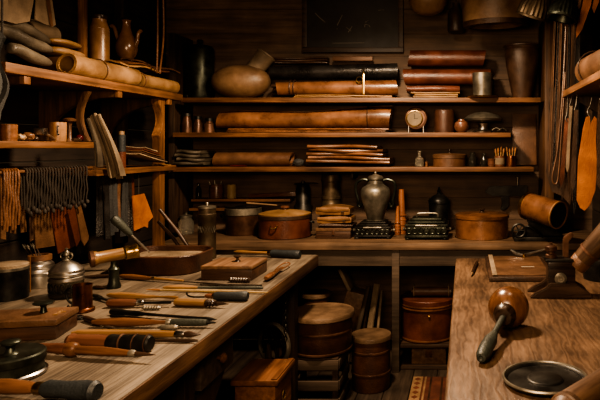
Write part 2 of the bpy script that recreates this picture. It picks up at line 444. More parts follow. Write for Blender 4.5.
# ================================================================ workbench right
u = thing('workbench', 'thick worn wooden workbench on the right with a ball mallet on top', 'workbench', (0, 0, 0))
BR = YB(258)
bm = box(-.052, .93, .75, BR, ZB-.09, ZB, .012, seg=3)
obj('worktop', bm, 'bench_right', u)
for x in (.03, .85):
    obj('leg', box(x, x+.08, BR-.12, BR-.04, .001, ZB-.091, .005), 'dark_z', u)
    obj('leg', box(x, x+.08, 1.0, 1.08, .001, ZB-.091, .005), 'dark_z', u)
obj('side_panel', box(.035, .06, 1.09, BR-.13, .3, ZB-.092, .004), 'dark_y', u)

# ================================================================ blackboard on the back wall
yb = YW-.045
x0, x1, z0, z1 = X(303, yb), X(402, yb), Z(51, yb), Z(-42, yb)
u = thing('blackboard', 'dark framed blackboard with faint chalk marks hung on back wall', 'blackboard', ((x0+x1)/2, yb, z0))
w = (x1-x0)/2; h = z1-z0
obj('board', box(-w+.02, w-.02, .010, .030, .02, h-.02, .001), 'blackboard', u)
bm = new()
for a in ((-w-.01, w+.01, -.01, .03), (-w-.01, w+.01, h-.03, h+.01)): box(a[0], a[1], 0, .042, a[2], a[3], .006, bm)
for a in ((-w-.01, -w+.03), (w-.03, w+.01)): box(a[0], a[1], 0.001, .041, .03, h-.03, .006, bm)
obj('frame', bm, 'black_metal' if 0 else 'dark_x', u)
def stroke(pts, r=.0035):
    P_ = [(X(a, yb)-(x0+x1)/2, .0085, Z(b, yb)-z0) for a, b in pts]
    obj('chalk_mark', tube(P_, r, 5), 'chalk', u)
for s in ([(315, 13), (320, 18), (325, 22)], [(342, 15), (339, 21), (337, 25)], [(337, 28.2), (336.6, 29)], [(346, 27), (351, 31)], [(352, 26), (348, 32)],
          [(365, 22), (368.5, 20), (369, 25), (365, 24), (364.5, 27)], [(369, 25), (370, 27)], [(378, 10), (384, 9.4)]):
    stroke(s)
stroke([(332, 43), (364, 42.6)], .002)
# ================================================================ top shelf of the back wall
Yc = 4.42
k = lambda px_, Y=Yc: px_*Y/F
def lat(name, label, cat, px_, Y, surf, prof, m, segs=28, group=None, parts=()):
    """a turned thing: body from a pixel profile, and turned parts"""
    u = thing(name, label, cat, (X(px_, Y), Y, surf+E), group=group)
    s_ = 1/math.sqrt(1+((px_-CX)/F)**2); u.scale = (s_, s_, 1)
    obj('body', lathe(LP(Y, surf, prof), segs), m, u)
    for nm, pr, pm in parts: obj(nm, lathe(LP(Y, surf, pr), segs), pm, u)
    return u
u = lat('storage_tank', 'dark green cylindrical tank with small knobbed lid on the top shelf', 'tank', 200, 4.47, S1,
        [(0, None), (13, None), (14.5, 96), (14.5, 50), (13.6, 48.5)], 'green_metal', parts=[('lid', [(0, 49), (13.4, 48.4), (12.5, 46.5), (3, 44.5), (2, 43), (3.2, 41.5), (2.6, 40), (0, 39.6)], 'black_metal')])
obj('tap', lathe([(.006, 0), (.006, .03), (.012, .032), (.012, .044), (0, .045)], 12, 'y'), 'black_metal', u, (k(-8), -k(19.5), .02))
# gourd
Y = 4.37; R = k(29, Y); cx = X(241, Y)
u = thing('gourd', 'large brown gourd vessel lying on the top shelf with stubby neck', 'gourd', (cx, Y, S1+E))
prof = [(0, -R)] + [(k(17, Y)*math.sin(a)**.85, -R*math.cos(a)) for a in [PI*i/18 for i in range(1, 18)]] + [(0, R)]
bm = lathe(prof, 32, 'x'); bm.transform(Matrix.Translation((0, 0, k(17, Y)))); bm.transform(Matrix.Rotation(0, 4, 'Y'))
obj('body', bm, 'gourd', u)
ax = Vector((X(268, Y)-X(250, Y), 0, Z(52, Y)-Z(72, Y)))
bm = lathe([(0, 0), (k(9), 0), (k(8.5), k(8)), (k(9.5), k(24)), (k(10.3), k(26)), (k(8.6), k(27)), (k(8), k(20)), (0, k(19.5))], 24)
bm.transform(Matrix.Translation((X(249, Y)-cx, .03, Z(75, Y)-S1)) @ Matrix.Rotation(math.radians(38), 4, 'Y'))
obj('neck', bm, 'tan_grey', u)
# rolls stacked, middle of top shelf
def roll(name, label, a, b, yt, yb_, Y, surf, m, turns=2.3, rad=None, wob=0.0, seed=1, group=None, t=.004, flat=1.0, rot=0, cat='leather roll', nx=14, gap=None):
    L = X(b, Y)-X(a, Y); R = k(yb_-yt, Y)/2/flat
    u = thing(name, label, cat, (X(a, Y), Y, surf+E), (0, 0, rot), group)
    o = obj('leather_sheet', rolled(L, R, turns, None if gap is None else gap, t, rad, wob, 0, nx, seed, flat), m, u, ang=50)
    u['rr'] = R
    return u
def ties(u, L, R, at, m='dark_brown', r=.004):
    for s in at:
        n = 20; P_ = [(s*L, (R+r*.6)*math.cos(2*PI*i/n), max(.003, R+(R+r*.6)*math.sin(2*PI*i/n))) for i in range(n)]
        obj('tie', tube(P_, r, 6, closed=True), m, u)
def flatleather(name, label, a, b, yt, yb_, Y, dep, surf, m, n=3, seed=0, group=None, cat='leather sheet', warp=.006, z0=0.0, taper=0.0):
    """a loose stack of n folded sheets (parts), from px a to b"""
    x0, x1 = X(a, Y), X(b, Y); h = k(yb_-yt, Y); t = h/n*.80; rnd = random.Random(seed)
    u = thing(name, label, cat, ((x0+x1)/2, Y, surf+z0+E), group=group)
    for i in range(n):
        zz = h/n*(i+.5); l = -(x1-x0)/2 + rnd.uniform(0, .03); r_ = (x1-x0)/2 - rnd.uniform(0, .05)-taper*i; p = rnd.uniform(0, 6)
        am = warp if i else 0
        f = lambda U, V, l=l, r_=r_, zz=zz, p=p, am=am: (l+(r_-l)*U, -dep/2+dep*V + .012*math.sin(7*U+p), zz + am*math.sin(5*U+p)*.6 - (t*.2 if 0 else 0))
        b2 = slab(f, 12, 4, t, nrm=(0, 0, 1))
        # folded front edge
        e = -dep/2
        tube([(l+(r_-l)*q/12, e+.012*math.sin(7*q/12+p)+t*.2, zz+am*math.sin(5*q/12+p)*.6) for q in range(13)], t*.56, 8, b2)
        obj('sheet', b2, m, u, ang=50)
    return u
# thin sheets at the very bottom, then a rolled hide, black roll behind on top, bar above
flatleather('leather_sheet', 'thin flat leather pieces under the cord-tied rolls on the top shelf', 295, 397, 94.6, 97.2, 4.34, .14, S1, 'tan', 2, 3)
zt = k(2.4, 4.34)+.006
u = roll('leather_roll', 'reddish-brown rolled hide tied with brass clasp on top shelf', 277, 397, 77.5, 94.5, 4.355, S1, 'copper_leather', 2.4, lambda s: .86+.14*s, .03, 4, t=.005, nx=24)
u.location.z = S1+zt; L = X(397, 4.355)-X(277, 4.355); R = u['rr']
ties(u, L, R*.88, (.12, .15)); 
c = obj('clasp', box(-.008, .008, -.012, .012, 0, .15, .003), 'brass', u, (L*.735, -R-.004, .0))
obj('buckle_ring', rope_ring(.022, .004, 20, axis='y'), 'brass', u, (L*.70, -R-.006, .105))
obj('hook', tube(smooth_path([(0, 0, 0), (.0, -.012, .03), (0, .0, .05), (-.012, .006, .055)], 5), .006, 8), 'brass', u, (L*.735, -R-.004, .13))
u = roll('leather_roll', 'long black leather tube lying behind the reddish roll on top shelf', 270, 397, 63, 80, 4.51, S1, 'black', 2.2, lambda s: .8+.2*s, .01, 6, t=.005)
u.location.z = S1+.158
u2 = flatleather('leather_sheet', 'dark folded hides lying beneath the long black leather tube', 272, 396, 81.5, 97, 4.515, .13, S1, 'dark_brown', 4, 8, warp=.0)
u = single('wooden_bar', 'short orange wooden bar lying on the black leather tube', 'bar', box(0, X(373, 4.52)-X(333, 4.52), -.02, .02, 0, k(4.6), .005), 'shelf_x', (X(333, 4.52), 4.52, Z(61.2, 4.52)))
flatleather('leather_sheet', 'dark leather flaps lying behind the black tube under the blackboard', 274, 332, 57.5, 64, 4.545, .08, Z(64.5, 4.545), 'dark_brown', 3, 11)
# right half of the top shelf
u0 = flatleather('leather_sheet', 'folded red-brown leather at the bottom of the right-hand roll pile', 404, 466, 84.5, 91.5, 4.42, .22, S1+k(5.5), 'red_brown', 1, 2, warp=.0)
u0 = flatleather('leather_sheet', 'flat cream-edged leather pieces under the right-hand roll pile', 412, 463, 91.5, 97, 4.37, .2, S1, 'tan', 3, 5, warp=.0)
zz = S1+k(13.5)+.004
u = roll('leather_roll', 'dark red-brown roll below another at the right of top shelf', 405, 492, 66, 84, 4.43, zz, 'red_brown', 2.4, lambda s: 1, .006, 9, t=.006)
u2 = roll('leather_roll', 'topmost red-brown leather roll at the right of the top shelf', 409, 484, 47.5, 65.5, 4.44, zz+2*u['rr']+.004, 'red_brown', 2.4, lambda s: 1, .006, 12, t=.006)
u2.location.z = zz+2*u['rr']-.004+.012
u = lat('metal_cup', 'brass cup on a small round plate on top shelf', 'cup', 482.5, 4.28, S1+.010, [(0, None), (9.4, None), (9.4, 93), (10, 80), (10.3, 73.5), (9.6, 73.2), (9.1, 80), (8.8, 90), (0, 90)], 'pewter')
single('saucer', 'flat round plate under the brass cup on top shelf', 'plate', lathe([(0, 0), (k(14), 0), (k(15), .006), (k(14.6), .009), (k(10), .006), (0, .006)], 32), 'brass', (X(482.5, 4.28), 4.28, S1+E))
u = lat('leather_bucket', 'tall dark flared leather vase at the right end of top shelf', 'vase', 522, 4.42, S1,
        [(0, None), (9, None), (10, 96), (12.5, 84), (16, 66), (17.5, 54), (16.4, 50.5), (17.6, 48.5), (18.2, 46.5), (17, 46.5), (15.5, 52), (15, 66), (0, 70)], 'dark_brown', 32)
obj('rim', lathe([(k(17.8), 0), (k(18.7), .004), (k(18.7), .012), (k(17.6), .016), (k(17), .008)], 32), 'dark_brown', u, (0, 0, Z(48, 4.42)-S1))

# ================================================================ second shelf
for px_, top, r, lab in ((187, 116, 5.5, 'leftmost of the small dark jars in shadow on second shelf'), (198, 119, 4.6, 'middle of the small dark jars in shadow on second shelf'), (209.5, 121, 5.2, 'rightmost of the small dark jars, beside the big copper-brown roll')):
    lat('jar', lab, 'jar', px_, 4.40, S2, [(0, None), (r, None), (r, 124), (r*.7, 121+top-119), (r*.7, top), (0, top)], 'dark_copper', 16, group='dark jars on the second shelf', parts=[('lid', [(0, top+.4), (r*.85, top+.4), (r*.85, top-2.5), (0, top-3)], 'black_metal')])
flatleather('leather_sheet', 'flat copper leather sheets under the big roll on second shelf', 232, 392, 129.2, 133.4, 4.37, .2, S2, 'copper_leather', 2, 21, warp=.002)
zz = S2+k(4.2, 4.37)+.005
u = roll('leather_roll', 'big copper-brown roll of leather, largest on the second shelf', 219, 391, 107, 129, 4.40, zz, 'copper_leather', 2.5, lambda s: .72+.28*s+.07*math.sin(8*s+.6), .06, 15, t=.006, nx=30)
L = X(391, 4.4)-X(219, 4.4); R = u['rr']
ties(u, L, R*.97, (.87,))
# gauge
Y = 4.36
u = thing('clock', 'small round clock with cream dial standing on two little feet', 'clock', (X(416, Y), Y, S2+E))
bm = lathe([(0, .03), (k(10.5), .03), (k(11.5), .02), (k(11.5), -.02), (k(10.5), -.03), (k(9), -.032), (k(8.6), -.024), (0, -.024)], 32, 'y'); 
obj('case', bm, 'dark_copper', u, (0, .03, Z(118.5, Y)-S2))
obj('dial', lathe([(0, 0), (k(7.4), 0), (k(7.4), -.003), (0, -.003)], 28, 'y'), 'paper', u, (k(-1.5), .005, Z(118.5, Y)-S2))
obj('bezel', lathe([(k(7.2), 0), (k(8.4), 0), (k(8.4), -.006), (k(7.4), -.008), (k(7.2), -.004)], 28, 'y'), 'brass', u, (k(-1.5), .005, Z(118.5, Y)-S2))
bm = new()
box(-.002, .002, -.002, 0, -.005, .034, 0, bm); box(-.003, .024, -.002, 0, -.002, .002, 0, bm)
obj('hands', bm, 'black_metal', u, (k(-1.5), .0015, Z(118.5, Y)-S2))
for s in (-1, 1): obj('foot', lathe([(.007, 0), (.006, .02), (.004, .05), (0, .052)], 10), 'silver', u, (s*k(7.3), .0, 0))
u = lat('drum', 'small ridged brown wooden drum beside the clock', 'drum', 444.5, 4.38, S2,
        [(0, None), (10, None)] + [(10 + (.5 if i % 2 else 0), 131 - i*2.3) for i in range(9)] + [(10, 110.6), (9, 110), (0, 110.5)], 'barrel_red', 28)
lat('round_pot', 'little round brown gourd pot next to the grey domed lid', 'pot', 461.5, 4.31, S2, [(0, None), (4, None), (6.6, 130), (7.5, 126.5), (6.4, 122.5), (3.5, 120.8), (3.2, 119.5), (0, 119.5)], 'handle_red', 22)
u = lat('dish_stand', 'grey domed metal dish on a squat silver stand on second shelf', 'dish', 483, 4.40, S2, [(0, None), (8, None), (8.5, 131.5), (5, 129.5), (4.5, 126), (6, 123.5), (0, 123)], 'silver', 28)
obj('dome', lathe(LP(4.4, S2, [(0, 123.2), (17.5, 121), (19, 119), (15, 115.5), (9, 113), (3, 112), (0, 112)]), 32), 'pewter', u)
for i, (px_, py_) in enumerate(((496, 127), (503, 129.5))):
    single('tin_scrap', ('bent grey metal scrap beside the silver stand', 'flat grey metal offcut at the right end of second shelf')[i], 'metal scrap', noise_verts(slab(lambda U, V: (.06*U-.03, .05*V, .02*math.sin(3*U)+.004+.008*i), 8, 4, .004), .004, 20, i), 'pewter', (X(px_, 4.36), 4.36, S2+.002+.012*(1-i)), (0, 0, .4*i))

# ================================================================ third shelf
u = flatleather('leather_sheet', 'stack of dark folded hides at the left end of third shelf', 181, 212, 152, 167, 4.40, .24, S3, 'grey_green', 4, 31, warp=.008)
u.location.z += .010
u = roll('leather_roll', 'plain brown leather roll with open end on third shelf', 216, 292, 150.5, 165.5, 4.40, S3, 'mid_brown', 2.2, None, .008, 33, t=.005)
single('red_stick', 'thin red stick lying at the front edge of third shelf', 'stick', lathe([(0, 0), (.004, 0), (.006, .04), (.006, .09), (.004, .12), (0, .12)], 10, 'x'), 'cherry', (X(230, 4.28), 4.28, S3+.008))
def crumple(name, label, px_, py_, Y, surf, r, m, seed, cat, sq=(1, .8, .7)):
    t = new(); bmesh.ops.create_icosphere(t, subdivisions=3, radius=1); noise_verts(t, .28, 1.6, seed); 
    for v in t.verts: v.co = Vector((v.co.x*r*sq[0], v.co.y*r*sq[1], v.co.z*r*sq[2]))
    zm = min(v.co.z for v in t.verts)
    return single(name, label, cat, t, m, (X(px_, Y), Y, surf+E-zm))
crumple('rag', 'small grey crumpled rag between roll and tan sheets on third shelf', 298.5, 160, 4.34, S3, k(5.5), 'dark_cloth', 5, 'rag')
u = flatleather('leather_sheet', 'fanned stack of shiny tan leather sheets on third shelf', 309, 397, 149, 167.3, 4.41, .26, S3, 'copper_leather', 5, 35, warp=.007, taper=.025)
u.rotation_euler = (0, math.radians(1.2), 0); u.location.z += .022
lat('glass_bottle', 'small clear glass bottle on third shelf', 'bottle', 419.5, 4.36, S3, [(0, None), (4.6, None), (4.8, 165), (4.6, 159), (1.8, 156.5), (1.6, 152.5), (2.3, 152), (2.3, 151), (0, 151)], 'glass', 18)
single('cork', 'tiny brown cork standing beside the clear glass bottle', 'cork', lathe([(0, 0), (.009, 0), (.011, .035), (0, .036)], 14), 'handle_brown', (X(426.5, 4.34), 4.34, S3+E))
u = lat('wooden_box', 'round brown wooden box with knobbed lid on third shelf', 'box', 449.5, 4.40, S3, [(0, None), (16, None), (16.5, 166.5), (16.5, 158.5), (0, 158.5)], 'mid_brown', 36, parts=[('lid', [(0, 158.3), (17, 158.3), (17, 155), (15.5, 154), (4, 153.2), (0, 153.2)], 'rail_leather'), ('knob', [(0, 153.6), (1.2, 153.2), (1, 151.8), (1.9, 150.8), (1.5, 149.6), (0, 149.4)], 'turned_dark')])
lat('glass_bottle', 'dark squat bottle nearest the round wooden box', 'bottle', 472.5, 4.37, S3, [(0, None), (4.2, None), (4.4, 166), (4.2, 158), (2.8, 155.5), (3, 152.4), (0, 152)], 'dark_glass', 16, group='small dark bottles')
lat('glass_bottle', 'dark slim bottle nearest the orange cup on third shelf', 'bottle', 484, 4.38, S3, [(0, None), (3.8, None), (4, 166), (3.9, 159.5), (2, 157), (2.1, 153.4), (0, 153)], 'dark_glass', 16, group='small dark bottles')
lat('small_cup', 'small orange wooden cup beside the pot of brushes', 'cup', 491.5, 4.35, S3, [(0, None), (3.2, None), (3.9, 164), (3.8, 159.5), (4.4, 158.6), (3.6, 158.6), (3, 164), (0, 164)], 'handle_red', 18)
def brush_pot(px_, lab, m, labelled):
    u = lat('brush_pot', lab, 'pot', px_, 4.36, S3, [(0, None), (5, None), (5.2, 166), (5, 156), (4.4, 156), (4.3, 165), (0, 165)], m, 20)
    if labelled: obj('paper_label', lathe(LP(4.36, S3, [(5.15, 164.5), (5.45, 164.5), (5.35, 158), (5.05, 158)]), 20), 'paper', u)
    return u
brush_pot(499.5, 'pot with cream paper band holding brushes on third shelf', 'handle_red', True)
brush_pot(511, 'plain brown pot holding brushes at right of third shelf', 'copper', False)
bl = ['standing tallest at left in the cream-banded pot', 'second from the left in the cream-banded pot', 'third from the left in the cream-banded pot', 'leaning right in the cream-banded pot', 'at left in the plain brown pot', 'upright at middle of the plain brown pot', 'at right in the plain brown pot', 'leaning out rightmost from the plain brown pot']
for i in range(8):
    px_ = (499.5 if i < 4 else 511); j = i % 4
    u = thing('paint_brush', 'small brush with orange bristles ' + bl[i], 'brush', (X(px_-2.4+1.6*j, 4.36), 4.36+(.006 if j % 2 else -.006), S3+.02), (0, math.radians(-7+5*j), 0), group='brushes in pots on the third shelf')
    hh = k(14.5 + (i*7 % 5)*.6)
    obj('handle', lathe([(0, 0), (.0035, 0), (.005, hh*.6), (.0045, hh*.7), (0, hh*.7)], 10), 'handle_yellow', u)
    obj('bristles', lathe([(.0045, hh*.7), (.0075, hh*.84), (.006, hh*.95), (.001, hh*1.06)], 10), 'bristle', u)
u = single('wooden_board', 'pale rectangular board leaning on back wall beside the brush pots', 'board', box(X(513, 4.5), X(537.5, 4.5), 0, .02, 0, Z(111, 4.5)-S3-.02, .004), 'mid_brown', (0, 4.50, S3+.006), (math.radians(-6), 0, 0))
u.location = (0, 4.545, S3+.006)

# ================================================================ small ledge and wares behind the pots
zl = 1.09
lat('small_bottle', 'narrow grey bottle on the small ledge at left', 'bottle', 198.5, 4.555, zl, [(0, None), (2.8, None), (2.9, 199), (2.8, 189), (1.2, 186.5), (1.2, 183.5), (0, 183)], 'dark_glass', 16)
u = lat('tool_jar', 'red-brown jar with wire handles poking out on small ledge', 'jar', 216.5, 4.555, zl, [(0, None), (6.5, None), (7.3, 198), (7.6, 188), (6.6, 184.5), (5.6, 184.5), (5.6, 197), (0, 197)], 'handle_red', 22)
for i, (a, b_) in enumerate(((-7.5, 181.5), (-2, 180.5), (5, 181))):
    single('awl', ('thin wire-handled awl leaning left out of red-brown jar', 'thin awl standing upright in the red-brown jar', 'thin awl leaning right out of red-brown jar')[i], 'awl', tube([(X(216.5, 4.555)+k(a*.2), 4.555, zl+.016), (X(216.5, 4.555)+k(a*.72), 4.555, zl+.08), (X(216.5, 4.555)+k(a), 4.555, Z(b_, 4.555))], .0035, 8), 'pewter', group='awls in the red-brown jar')
lat('canister', 'ochre yellow cylinder on the small ledge behind the pots', 'canister', 231.5, 4.555, zl, [(0, None), (4.8, None), (5, 199), (5, 185.5), (4.2, 184.5), (0, 184.5)], 'ochre', 22)
u = thing('wooden_paddle', 'long flat red-brown paddle lying on the ledge behind the red pot', 'paddle', (X(249, 4.535), 4.535, zl+.006))
bm = prism([(0, -.012), (.05, -.014), (.10, -.028), (.32, -.034), (.36, -.02), (.36, .02), (.32, .034), (.10, .028), (.05, .014), (0, .012)], .03, 'xy', .004)
bm.transform(Matrix.Translation((0, 0, .015)) @ Matrix.Rotation(math.radians(-2.5), 4, 'Y'))
obj('blade', bm, 'handle_red', u)
u = lat('oil_can', 'dark oil can with thin side spout behind the red pot', 'oil can', 303, 4.50, ZB, [(0, None), (9, None), (9, 206), (7.2, 203.5), (7.2, 188), (5.5, 184.5), (2, 183.5), (1.6, 181), (0, 180.8)], 'black_metal', 24)
obj('spout', tube(smooth_path([(-k(9), 0, k(47.5)), (0, 0, k(48.5)), (k(12), 0, k(48.6)), (k(16), 0, k(48.2))], 5), [.006]*5+[.005]*6+[.0035]*5, 8), 'black_metal', u)
u = lat('canister', 'tall brown banded barrel-shaped canister behind the stacked pouches', 'canister', 331, 4.46, ZB, [(0, None), (9.5, None), (9.5, 207), (10, 206), (10, 204), (9.2, 203), (9.2, 199.5), (9.8, 199), (9.8, 196.5), (9.1, 196), (9.1, 182), (9.7, 181.3), (9.7, 176), (8.8, 174.3), (0, 174)], 'bronze', 28)

# ================================================================ wares on the back bench
u = lat('storage_jar', 'clear glass jar with lid at the left end of back bench', 'jar', 186, 4.36, ZB, [(0, None), (8, None), (8.3, 232), (8.3, 222), (6, 219), (6, 217.5), (0, 217.5)], 'glass', 26, parts=[('lid', [(0, 217.4), (6.6, 217.4), (6.6, 215.5), (2.2, 214.6), (1.5, 213.6), (1.8, 212.4), (0, 212)], 'pewter')])
u = lat('cooking_pot', 'copper pot with grey rim and dark flat lid', 'pot', 243.5, 4.35, ZB, [(0, None), (17, None), (17.8, 232), (18, 215), (18.3, 214), (18.3, 207.5), (0, 207.5)], 'dark_copper', 36,
        parts=[('rim_band', [(18.2, 214.5), (18.9, 214), (18.9, 208), (18.2, 207.4)], 'pewter'), ('lid', [(0, 207.3), (17.8, 207.3), (18.2, 206), (8, 204.8), (0, 204.6)], 'black_metal')])
obj('handle', tube(smooth_path([(0, -.02, 0), (-.03, -.02, .012), (-.034, 0, -.01), (-.03, .02, .012), (0, .02, 0)], 4), .005, 8), 'black_metal', u, (-k(18.6), 0, .13))
single('wooden_ladle', 'thin wooden ladle handle lying over the lid of copper pot', 'ladle', lathe([(0, 0), (.006, .004), (.008, .05), (.005, .16), (.004, .22), (0, .222)], 10, 'x'), 'pale_wood', (X(246, 4.33), 4.33, Z(204, 4.33)+.008), (0, math.radians(5), .1))
Y = 4.24
u = lat('cooking_pot', 'round red-brown pot with tan lid and loop handle', 'pot', 285, Y, ZB, [(0, None), (25.5, None), (26.2, 236), (26.2, 217), (0, 217)], 'red_brown', 44,
        parts=[('rim_band', [(26.1, 218), (26.8, 217.6), (26.8, 214.6), (26.2, 214)], 'dark_brown'), ('base_ring', [(26, None), (27.4, 239), (27.4, 237.3), (26, 236.8)], 'dark_brown'),
               ('lid', [(0, 214.4), (26.3, 214.4), (26.5, 213.2), (20, 211.4), (8, 209.8), (0, 209.4)], 'tan'), ('knob', [(0, 209.8), (3, 209.5), (2.6, 208.6), (4.6, 207.8), (4.6, 206.4), (3.5, 205.8), (0, 205.6)], 'handle_red')])
obj('handle', tube(smooth_path([(-.022, 0, .01), (-.02, -.02, 0), (0, -.026, -.008), (.02, -.02, 0), (.022, 0, .01)], 4), .0045, 8), 'brass', u, (k(-3), -k(26.4, Y), .085))
obj('handle', tube(smooth_path([(0, -.02, .005), (.02, -.018, 0), (.026, 0, -.006), (.02, .018, 0), (0, .02, .005)], 4), .0045, 8), 'black_metal', u, (k(26.4, Y), 0, .10))
# box with pouches
Y0 = 4.12
x0, x1 = X(316, Y0), X(350.5, Y0)
u = thing('wooden_box', 'small brown wooden box under the two tan leather pouches', 'box', ((x0+x1)/2, Y0, ZB+E))
hw = (x1-x0)/2; hb = k(10.5, Y0)
obj('case', box(-hw, hw, 0, .2, 0, hb*.7, .003), 'box_wood', u); obj('lid', box(-hw-.003, hw+.003, -.003, .203, hb*.7+.001, hb, .003), 'box_top', u)
obj('latch', box(-.009, .009, -.008, -.003, hb*.35, hb*.85, .001), 'dark_copper', u)
def pouch(lab, zb, dx, seed, hh, m='pouch_leather'):
    u = thing('leather_pouch', lab, 'pouch', ((x0+x1)/2+dx, Y0+.1, zb), group='pouches stacked on the small box')
    t = new(); bmesh.ops.create_cube(t, size=1); bmesh.ops.subdivide_edges(t, edges=t.edges[:], cuts=5, use_grid_fill=True)
    for v in t.verts:
        a = 1-.35*abs(v.co.z*2)**2; x = v.co.x*.235; y = v.co.y*.18
        pl = 1 - .35*(abs(v.co.x*2)**4)
        v.co = Vector((x*(.97+.03*a), y*(.9+.1*a), (v.co.z*pl+.5)*hh + .004*math.sin(20*x+seed)))
    zm = min(v.co.z for v in t.verts)
    for v in t.verts: v.co.z -= zm
    obj('body', t, m, u, ang=60)
    obj('flap', slab(lambda U, V: (-.112+.224*U, -.094-.003*math.sin(PI*V), hh*(.93-.5*V*(.7+.3*math.sin(PI*U)))), 10, 4, .004), m, u)
    obj('toggle', lathe([(0, -.012), (.005, -.010), (.005, .010), (0, .012)], 8, 'x'), 'turned_dark', u, (.07, -.102, hh*.45))
    return u
h1 = k(7.4, Y0)
pouch('fold of dark leather between the box and the tan pouches', ZB+hb+.003, .012, 3, k(3, Y0), 'dark_brown')
pouch('lower of two tan leather pouches stacked on the small box', ZB+hb+k(3, Y0)+.009, .004, 1, h1*.95)
pouch('upper of two tan leather pouches stacked on the small box', ZB+hb+k(3, Y0)+h1*.95+.018, -.006, 2, h1*1.15)
# ornate base and urn
def ornate(name, lab, a, b, Y0, dep, ptop, cat, m='black_metal', seed=0, carry=False):
    x0, x1 = X(a, Y0), X(b, Y0); w = (x1-x0)/2; h = Z(ptop, Y0)-ZB; rnd = random.Random(seed)
    u = thing(name, lab, cat, ((x0+x1)/2, Y0+dep/2, ZB+E)); e = dep/2
    bm = box(-w, w, -e, e, .012, h*.22, .006); box(-w*.92, w*.92, -e*.92, e*.92, h*.22, h*.62, .004, bm)
    obj('case', bm, m, u)
    bm = box(-w*1.0, w*1.0, -e, e, h*.62, h*.74, .006)
    box(-w*.86, w*.86, -e*.84, e*.84, h*.74, h*.86, .006, bm); box(-w*.7, w*.7, -e*.7, e*.7, h*.86, h*(1.0), .006, bm)
    obj('cover', bm, m, u)
    for sx in (-1, 1):
        for sy in (-1, 1): obj('foot', lathe([(0, 0), (.016, 0), (.02, .006), (.012, .014), (0, .015)], 14), m, u, (sx*w*.86, sy*e*.86, 0))
    n = 7
    for i in range(n):
        x = -w*.8 + 1.6*w*i/(n-1)
        bm = rope_ring(h*.13, .0035, 14, axis='y')
        obj('scroll', bm, 'green_metal', u, (x, -e*.92-.003, h*.42))
    obj('front_bar', lathe([(0, -w*.5), (.006, -w*.5), (.008, -w*.3), (.006, 0), (.008, w*.3), (.006, w*.5), (0, w*.5)], 10, 'x'), 'pewter', u, (0, -e-.002, h*.68))
    for sx in (-1, 1): obj('side_knob', lathe([(0, 0), (.009, 0), (.006, .012), (.013, .02), (.010, .03), (0, .032)], 12, 'x') , 'pewter', u, (sx*w*.93, -e*.3, h*.45), (0, 0, 0 if sx > 0 else PI))
    return u, w, e, h
u, w, e, h = ornate('metal_stand', 'ornate black metal stand under the two-handled urn', 354, 390.5, 4.10, .22, 222.5, 'stand', seed=2)
Y = 4.21; sb = ZB+h+.003
u = lat('urn', 'tall pewter urn with two handles on an ornate black stand', 'urn', 375.5, Y, sb,
        [(0, None), (9, None), (9.5, 221), (8, 219.5), (9.5, 214), (13, 204), (14.8, 196), (15, 192), (13.5, 188), (9.5, 185.3), (7.6, 183.8), (7.2, 180.5), (8, 179.5), (0, 179)], 'pewter', 36,
        parts=[('lid', [(0, 179.3), (8.3, 179.3), (8.3, 177.8), (6.6, 176), (3, 174.8), (1.2, 174), (1.6, 172.8), (1, 171.8), (0, 171.6)], 'pewter')])
for s in (-1, 1):
    P_ = smooth_path([(s*k(7), 0, k(222.5-183, Y)), (s*k(12), 0, k(222.5-182, Y)), (s*k(18), 0, k(222.5-185, Y)), (s*k(19), 0, k(222.5-193, Y)), (s*k(16.5), 0, k(222.5-203, Y)), (s*k(17), 0, k(222.5-207, Y)), (s*k(15), 0, k(222.5-209, Y)), (s*k(13.2), 0, k(222.5-205, Y))], 5)
    obj('handle', tube(P_, .010, 8), 'green_metal', u)
u0, w, e, h = ornate('metal_stand', 'ornate black metal casket with top handle beside the orange stakes', 404.5, 448, 4.06, .24, 219, 'casket', 'green_metal', 5)
u0.name = 'ornate_casket'
obj('top_handle', tube(smooth_path([(-w*.5, 0, h), (-w*.45, 0, h+.022), (0, 0, h+.026), (w*.45, 0, h+.022), (w*.5, 0, h)], 5), .007, 8), 'pewter', u0)
for (px_, top, r, lab) in ((397.5, 206, 2.2, 'shorter of two orange carved wooden stakes right of the urn'), (401.5, 189.5, 3.6, 'taller of two orange carved wooden stakes right of the urn')):
    Y = 4.30 if px_ < 398 else 4.36
    u = thing('carved_stake', lab, 'wooden stake', (X(px_, Y), Y, ZB+E), group='orange carved stakes')
    hh = Z(top, Y)-ZB; r = k(r, Y)
    obj('shaft', lathe([(0, 0), (r*1.25, 0), (r*1.3, hh*.3), (r*1.05, hh*.42), (r, hh*.6), (r*.72, hh), (0, hh)], 16), 'stake_wood', u)
    for q in (.1, .2, .31, .42): obj('carved_ring', lathe([(r*1.2, -.005), (r*1.45, 0), (r*1.2, .005)], 16), 'stake_wood', u, (0, 0, hh*q))
u = lat('canister', 'dark metal canister with pointed lid behind the ornate casket', 'canister', 439, 4.46, ZB, [(0, None), (10, None), (10.2, 236), (10.2, 203.5), (0, 203)], 'black_metal', 28,
        parts=[('lid', [(0, 203), (10.8, 203), (10.8, 201), (9.5, 198.5), (5, 195.2), (2, 193.6), (1.2, 192), (2, 191), (1.2, 189.6), (.4, 187), (0, 187)], 'black_metal')])
Y = 4.22
